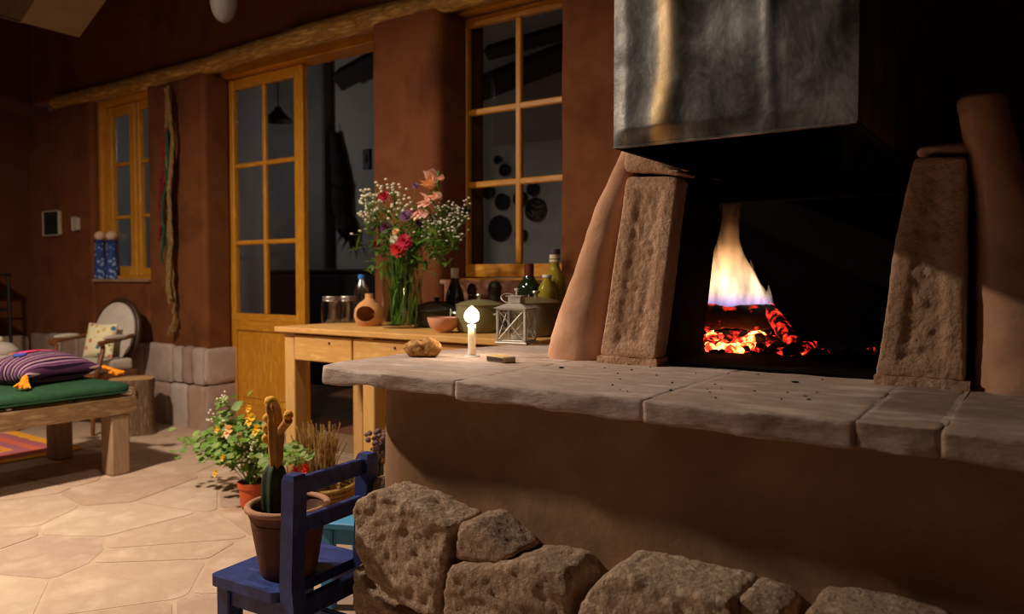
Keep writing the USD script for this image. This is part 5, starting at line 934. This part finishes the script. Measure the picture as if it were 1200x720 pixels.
so = disp(lathe([(0, h - .030), (.04, h - .030), (.08, h - .032), (RR - .02, h - .036), (RR - .024, h - .05), (0, h - .05)][::-1], 40), .004, 50, 3); CP.add('soil', so, SOIL)
CACT = mat('cactus_green', lin(56, 74, 42), lin(36, 52, 30), scale=12, rough=.65, bump=.4, c3=lin(72, 90, 54)); CORK = mat('cactus_corky', lin(214, 160, 62), lin(178, 124, 50), scale=18, rough=.75, bump=.6, bscale=60, c3=lin(214, 166, 70)); TIPY = mat('cactus_tip', lin(232, 176, 40), lin(214, 150, 34), scale=20, rough=.7, bump=.4)
Yc = cp[1]; cb_ = np.array([PY(323, 596, Yc)[0], Yc, zr - .03]); z1 = PY(323, 545, Yc)[2]; z2 = PY(322, 463, Yc)[2]
K = Thing('cactus', 'grafted cactus with green base and knobby mustard-coloured stem in the dark pot', 'cactus', loc=cb_)
def ribbed(pts_, rad, ribs, amp, n=40):
    m = tube(pts_, rad, n); v = np.array(m.vertices); pts_ = np.array(pts_)
    for i in range(len(pts_)):
        a = np.arange(n) / n * 2 * np.pi; sl = slice(i * n, (i + 1) * n); v[sl] = pts_[i] + (v[sl] - pts_[i]) * (1 + amp * np.cos(ribs * a))[:, None]
    m.vertices = v; return m
hz_ = z1 - cb_[2]; zz_ = np.linspace(-.01, hz_ + .006, 14); K.add('green_base', ribbed(np.stack([0 * zz_, 0 * zz_, zz_], 1), .030 * np.array([.9, .95, 1, 1.02, 1.04, 1.05, 1.05, 1.04, 1.03, 1.0, .96, .88, .7, .4]), 5, .13), CACT, smooth=60)
top = z2 - cb_[2]; lean = PY(316, 470, Yc)[0] - cb_[0]
tr = spline([(0.004, 0, hz_ - .005), (.004, 0, hz_ + (top - hz_) * .35), (.0, 0, hz_ + (top - hz_) * .65), (lean, 0, top - .012)], 20); m = ribbed(tr, np.concatenate([np.linspace(.015, .021, 8), np.linspace(.021, .018, 9), [.017, .013, .006]]), 6, .10); disp(m, .003, 40, 6); K.add('corky_stem', m, CORK, smooth=60)
K.add('stem_tip', disp(ell(tr[-2], (.017, .017, .016), 3), .002, 60, 1), TIPY)
for (x, y, rr_, arm) in [(314, 490, .013, 0), (313, 502, .012, 0), (314, 514, .015, 0), (338, 487, .012, 1)]:
    e = PY(x, y, Yc - .008) - cb_; s0 = np.array([.004, 0, e[2] - (.055 if arm else .008)])
    if arm: K.add('side_branch', tube(spline([s0, s0 + np.array([.022, -.002, .012]), e - [0, 0, .012]], 10), np.linspace(.009, .011, 10), 14), CORK)
    else: K.add('side_branch', tube([s0, e], [.010, .011], 12), CORK)
    K.add('branch_tip', disp(ell(e, (rr_, rr_, rr_), 3), .002, 60, int(x)), TIPY)
# potted flowering plant on the floor
fc = np.array([*PZ(304, 588, 0)[:2], 0.0]); fc = np.array([-2.93, 2.17, 0]); FP = Thing('flowering_plant', 'bushy green potted plant with yellow and orange flowers on the floor', 'potted plant', loc=fc)
zr2 = .125; FP.add('pot', lathe([(0, 0), (.045, 0), (.05, .004), (.064, zr2 - .025), (.069, zr2 - .025), (.070, zr2), (.064, zr2), (.058, .02), (0, .01)], 36), OCLAY); FP.add('soil', lathe([(0, zr2 - .012), (.05, zr2 - .014), (.0625, zr2 - .016), (.061, zr2 - .03), (0, zr2 - .03)][::-1], 24), SOIL)
NL = mat('nasturtium_leaf', lin(128, 162, 64), lin(94, 130, 46), scale=12, rough=.55, trans=.35, c3=lin(164, 188, 96)); NL2 = mat('pale_small_leaf', lin(150, 168, 100), lin(126, 146, 80), scale=12, rough=.6, trans=.35)
pr2 = random.Random(9); lvs, lvs2, stm = [], [], []
def disc_leaf(c, r, n):
    n = np.array(n, float); n /= np.linalg.norm(n); s = np.cross(n, [.3, .2, 1]); s /= np.linalg.norm(s); u = np.cross(n, s); a = np.linspace(0, 2 * np.pi, 8, endpoint=False); ring = [c + r * (1 + .12 * math.sin(3 * k)) * (s * math.cos(k) + u * math.sin(k)) + n * r * .18 for k in a]
    return TM(np.vstack([[c], ring]), [(0, 1 + j, 1 + (j + 1) % 8) for j in range(8)], process=False)
tips = [(215, 523), (228, 522), (240, 515), (250, 500), (262, 492), (262, 470), (275, 500), (288, 505), (300, 510), (296, 495), (318, 520), (340, 535), (352, 540), (356, 538), (268, 535), (285, 540), (250, 530), (305, 540), (275, 520), (290, 528), (258, 512), (238, 535), (262, 548), (300, 555), (322, 540)]
for i, (x, y) in enumerate(tips):
    e = PY(x, y, fc[1] + pr2.uniform(-.14, .10)); s0 = fc + [pr2.uniform(-.03, .03), pr2.uniform(-.03, .03), zr2 - .015]; mid = s0 * .45 + e * .55 + [0, 0, .06]; pp = spline([s0, mid, e], 12); stm.append(tube(pp, .0018, 5))
    for k in range(30):
        t = pr2.uniform(.40, 1.1); q_ = pp[min(11, int(t * 11))] + np.array([pr2.gauss(0, .030), pr2.gauss(0, .030), pr2.gauss(0, .024)]); (lvs if pr2.random() < .75 else lvs2).append(disc_leaf(q_, pr2.uniform(.012, .025), (pr2.uniform(-.7, .7), pr2.uniform(-1.0, .2), 1)))
FP.addw('stems', stm, STEM); FP.addw('foliage', lvs, NL, kind='stuff', smooth=False); FP.addw('pale_foliage', lvs2, NL2, kind='stuff', smooth=False)
for x, y, r, ma in [(294, 490, .026, YEL), (301, 503, .022, YEL), (268, 504, .026, PEACH), (281, 512, .018, PEACH), (262, 536, .014, YEL), (253, 554, .015, YEL), (292, 478, .015, YEL), (255, 503, .014, YEL), (358, 549, .020, RED), (347, 552, .018, PINK)]:
    c = PY(x, y, fc[1] - .12); lv = [leaf(c, (math.cos(a) * .9, -.5 + .3 * math.sin(a), math.sin(a) * .9), r * 1.5, r * 1.3, fold=.2, droop=.2, n=3, shape=.7) for a in np.linspace(0, 6.283, 7)[:-1]]; FP.addw('blossom', lv, ma, smooth=True)
wl_ = []
for x, y in [(262, 466), (262, 490), (247, 492), (283, 520), (290, 535), (283, 540), (300, 520), (296, 526)]:
    for k in range(9): wl_.append(ell(PY(x, y, fc[1] - .10) + [pr2.gauss(0, .012), pr2.gauss(0, .01), pr2.gauss(0, .012)], .005, 1))
FP.addw('tiny_white_florets', wl_, CREAM, kind='stuff')
# straw basket under the table
STRAW = mat('straw', lin(186, 148, 78), lin(146, 108, 52), scale=30, rough=.8, stretch=(3, 3, .5), bump=.5, c3=lin(206, 172, 102)); WICK = mat('wicker', lin(148, 112, 64), lin(112, 80, 44), scale=40, rough=.8, bump=.6, bscale=120)
def coil_basket(t, r0, r1, h, rows, ma, nm='coil'):
    for k in range(rows):
        z = h * (k + .5) / rows; r = r0 + (r1 - r0) * (k / max(1, rows - 1)) + .01 * math.sin(math.pi * k / rows); a = np.linspace(0, 2 * np.pi, 49); m = tube(np.stack([(r + .003 * np.sin(a * 24 + (k % 2) * math.pi)) * np.cos(a), (r + .003 * np.sin(a * 24 + (k % 2) * math.pi)) * np.sin(a), np.full(49, z)], 1), h / rows * .56, 7, False); t.add(nm, m, ma, smooth=60)
    t.add('base', lathe([(0, .004), (r0, .004), (r0, .012), (0, .012)], 32), ma)
b0 = np.array([-2.66, 2.31, 0]); Bk = Thing('straw_basket', 'low woven straw basket holding a sheaf of straw below the table', 'basket', loc=b0); coil_basket(Bk, .13, .16, .13, 7, STRAW)
Sh = Thing('straw_sheaf', 'upright sheaf of dry golden straw standing in the low basket', 'straw', loc=b0 + [0.0, .0, .014], kind='stuff'); sh = []
for k in range(170):
    a = pr2.uniform(0, 6.28); q = .10 * math.sqrt(pr2.random()); q2 = q * 1.1 + pr2.gauss(0, .02); hh = pr2.uniform(.26, .39); sh.append(tube(spline([(q * math.cos(a), q * math.sin(a), 0), (q * .8 * math.cos(a), q * .8 * math.sin(a), hh * .5), (q2 * math.cos(a) * .9 + pr2.gauss(0, .012), q2 * math.sin(a) * .9, hh)], 5), .0026, 4))
Sh.add('straws', sh, STRAW)
b1 = np.array([-2.18, 2.28, 0]); Bw = Thing('wicker_basket', 'brown wicker basket with dark wire rim between table leg and fireplace', 'basket', loc=b1); coil_basket(Bw, .10, .12, .26, 11, WICK)
Bw.add('wire_rim', lathe([(.125 + .004 * math.cos(a), .262 + .004 * math.sin(a)) for a in np.linspace(0, 2 * np.pi, 9)], 32), IRON); Bw.add('lid', lathe([(0, .275), (.06, .272), (.118, .262), (.118, .256), (0, .256)][::-1], 32), WICK)
gb = np.array([*PY(445, 575, 1.98)[:2], 0]); Gb = Thing('green_bottle', 'dark green bottle on the floor holding dried flowers beside the fireplace', 'bottle', loc=gb); zg = PY(445, 543, 1.98)[2]
Gb.add('glass', lathe([(0, 0), (.032, 0), (.035, .01), (.035, zg * .6), (.016, zg * .82), (.014, zg), (0, zg)], 28), GREENG); Gb.add('lip', lathe([(.014 + .003 * math.cos(a), zg - .004 + .003 * math.sin(a)) for a in np.linspace(0, 2 * np.pi, 9)], 20), GREENG)
Db = Thing('dried_flowers', 'bunch of dried brownish mauve flower heads in the dark green bottle', 'dried flowers', loc=gb + [0, 0, zg - .01]); BRM = mat('dried_mauve', lin(128, 98, 92), lin(88, 64, 62), scale=60, rough=.95); hd_ = []
Db.add('stems', [tube([(0, 0, 0), (pr2.gauss(0, .02), pr2.gauss(0, .02), .07)], .0015, 4) for k in range(8)], BR['dark_braid'])
for k in range(46): hd_.append(disp(ell((pr2.gauss(0, .020), pr2.gauss(0, .02), .075 + pr2.uniform(-.045, .045)), pr2.uniform(.007, .012), 1), .002, 90, k))
Db.add('flower_heads', hd_, BRM, kind='stuff')
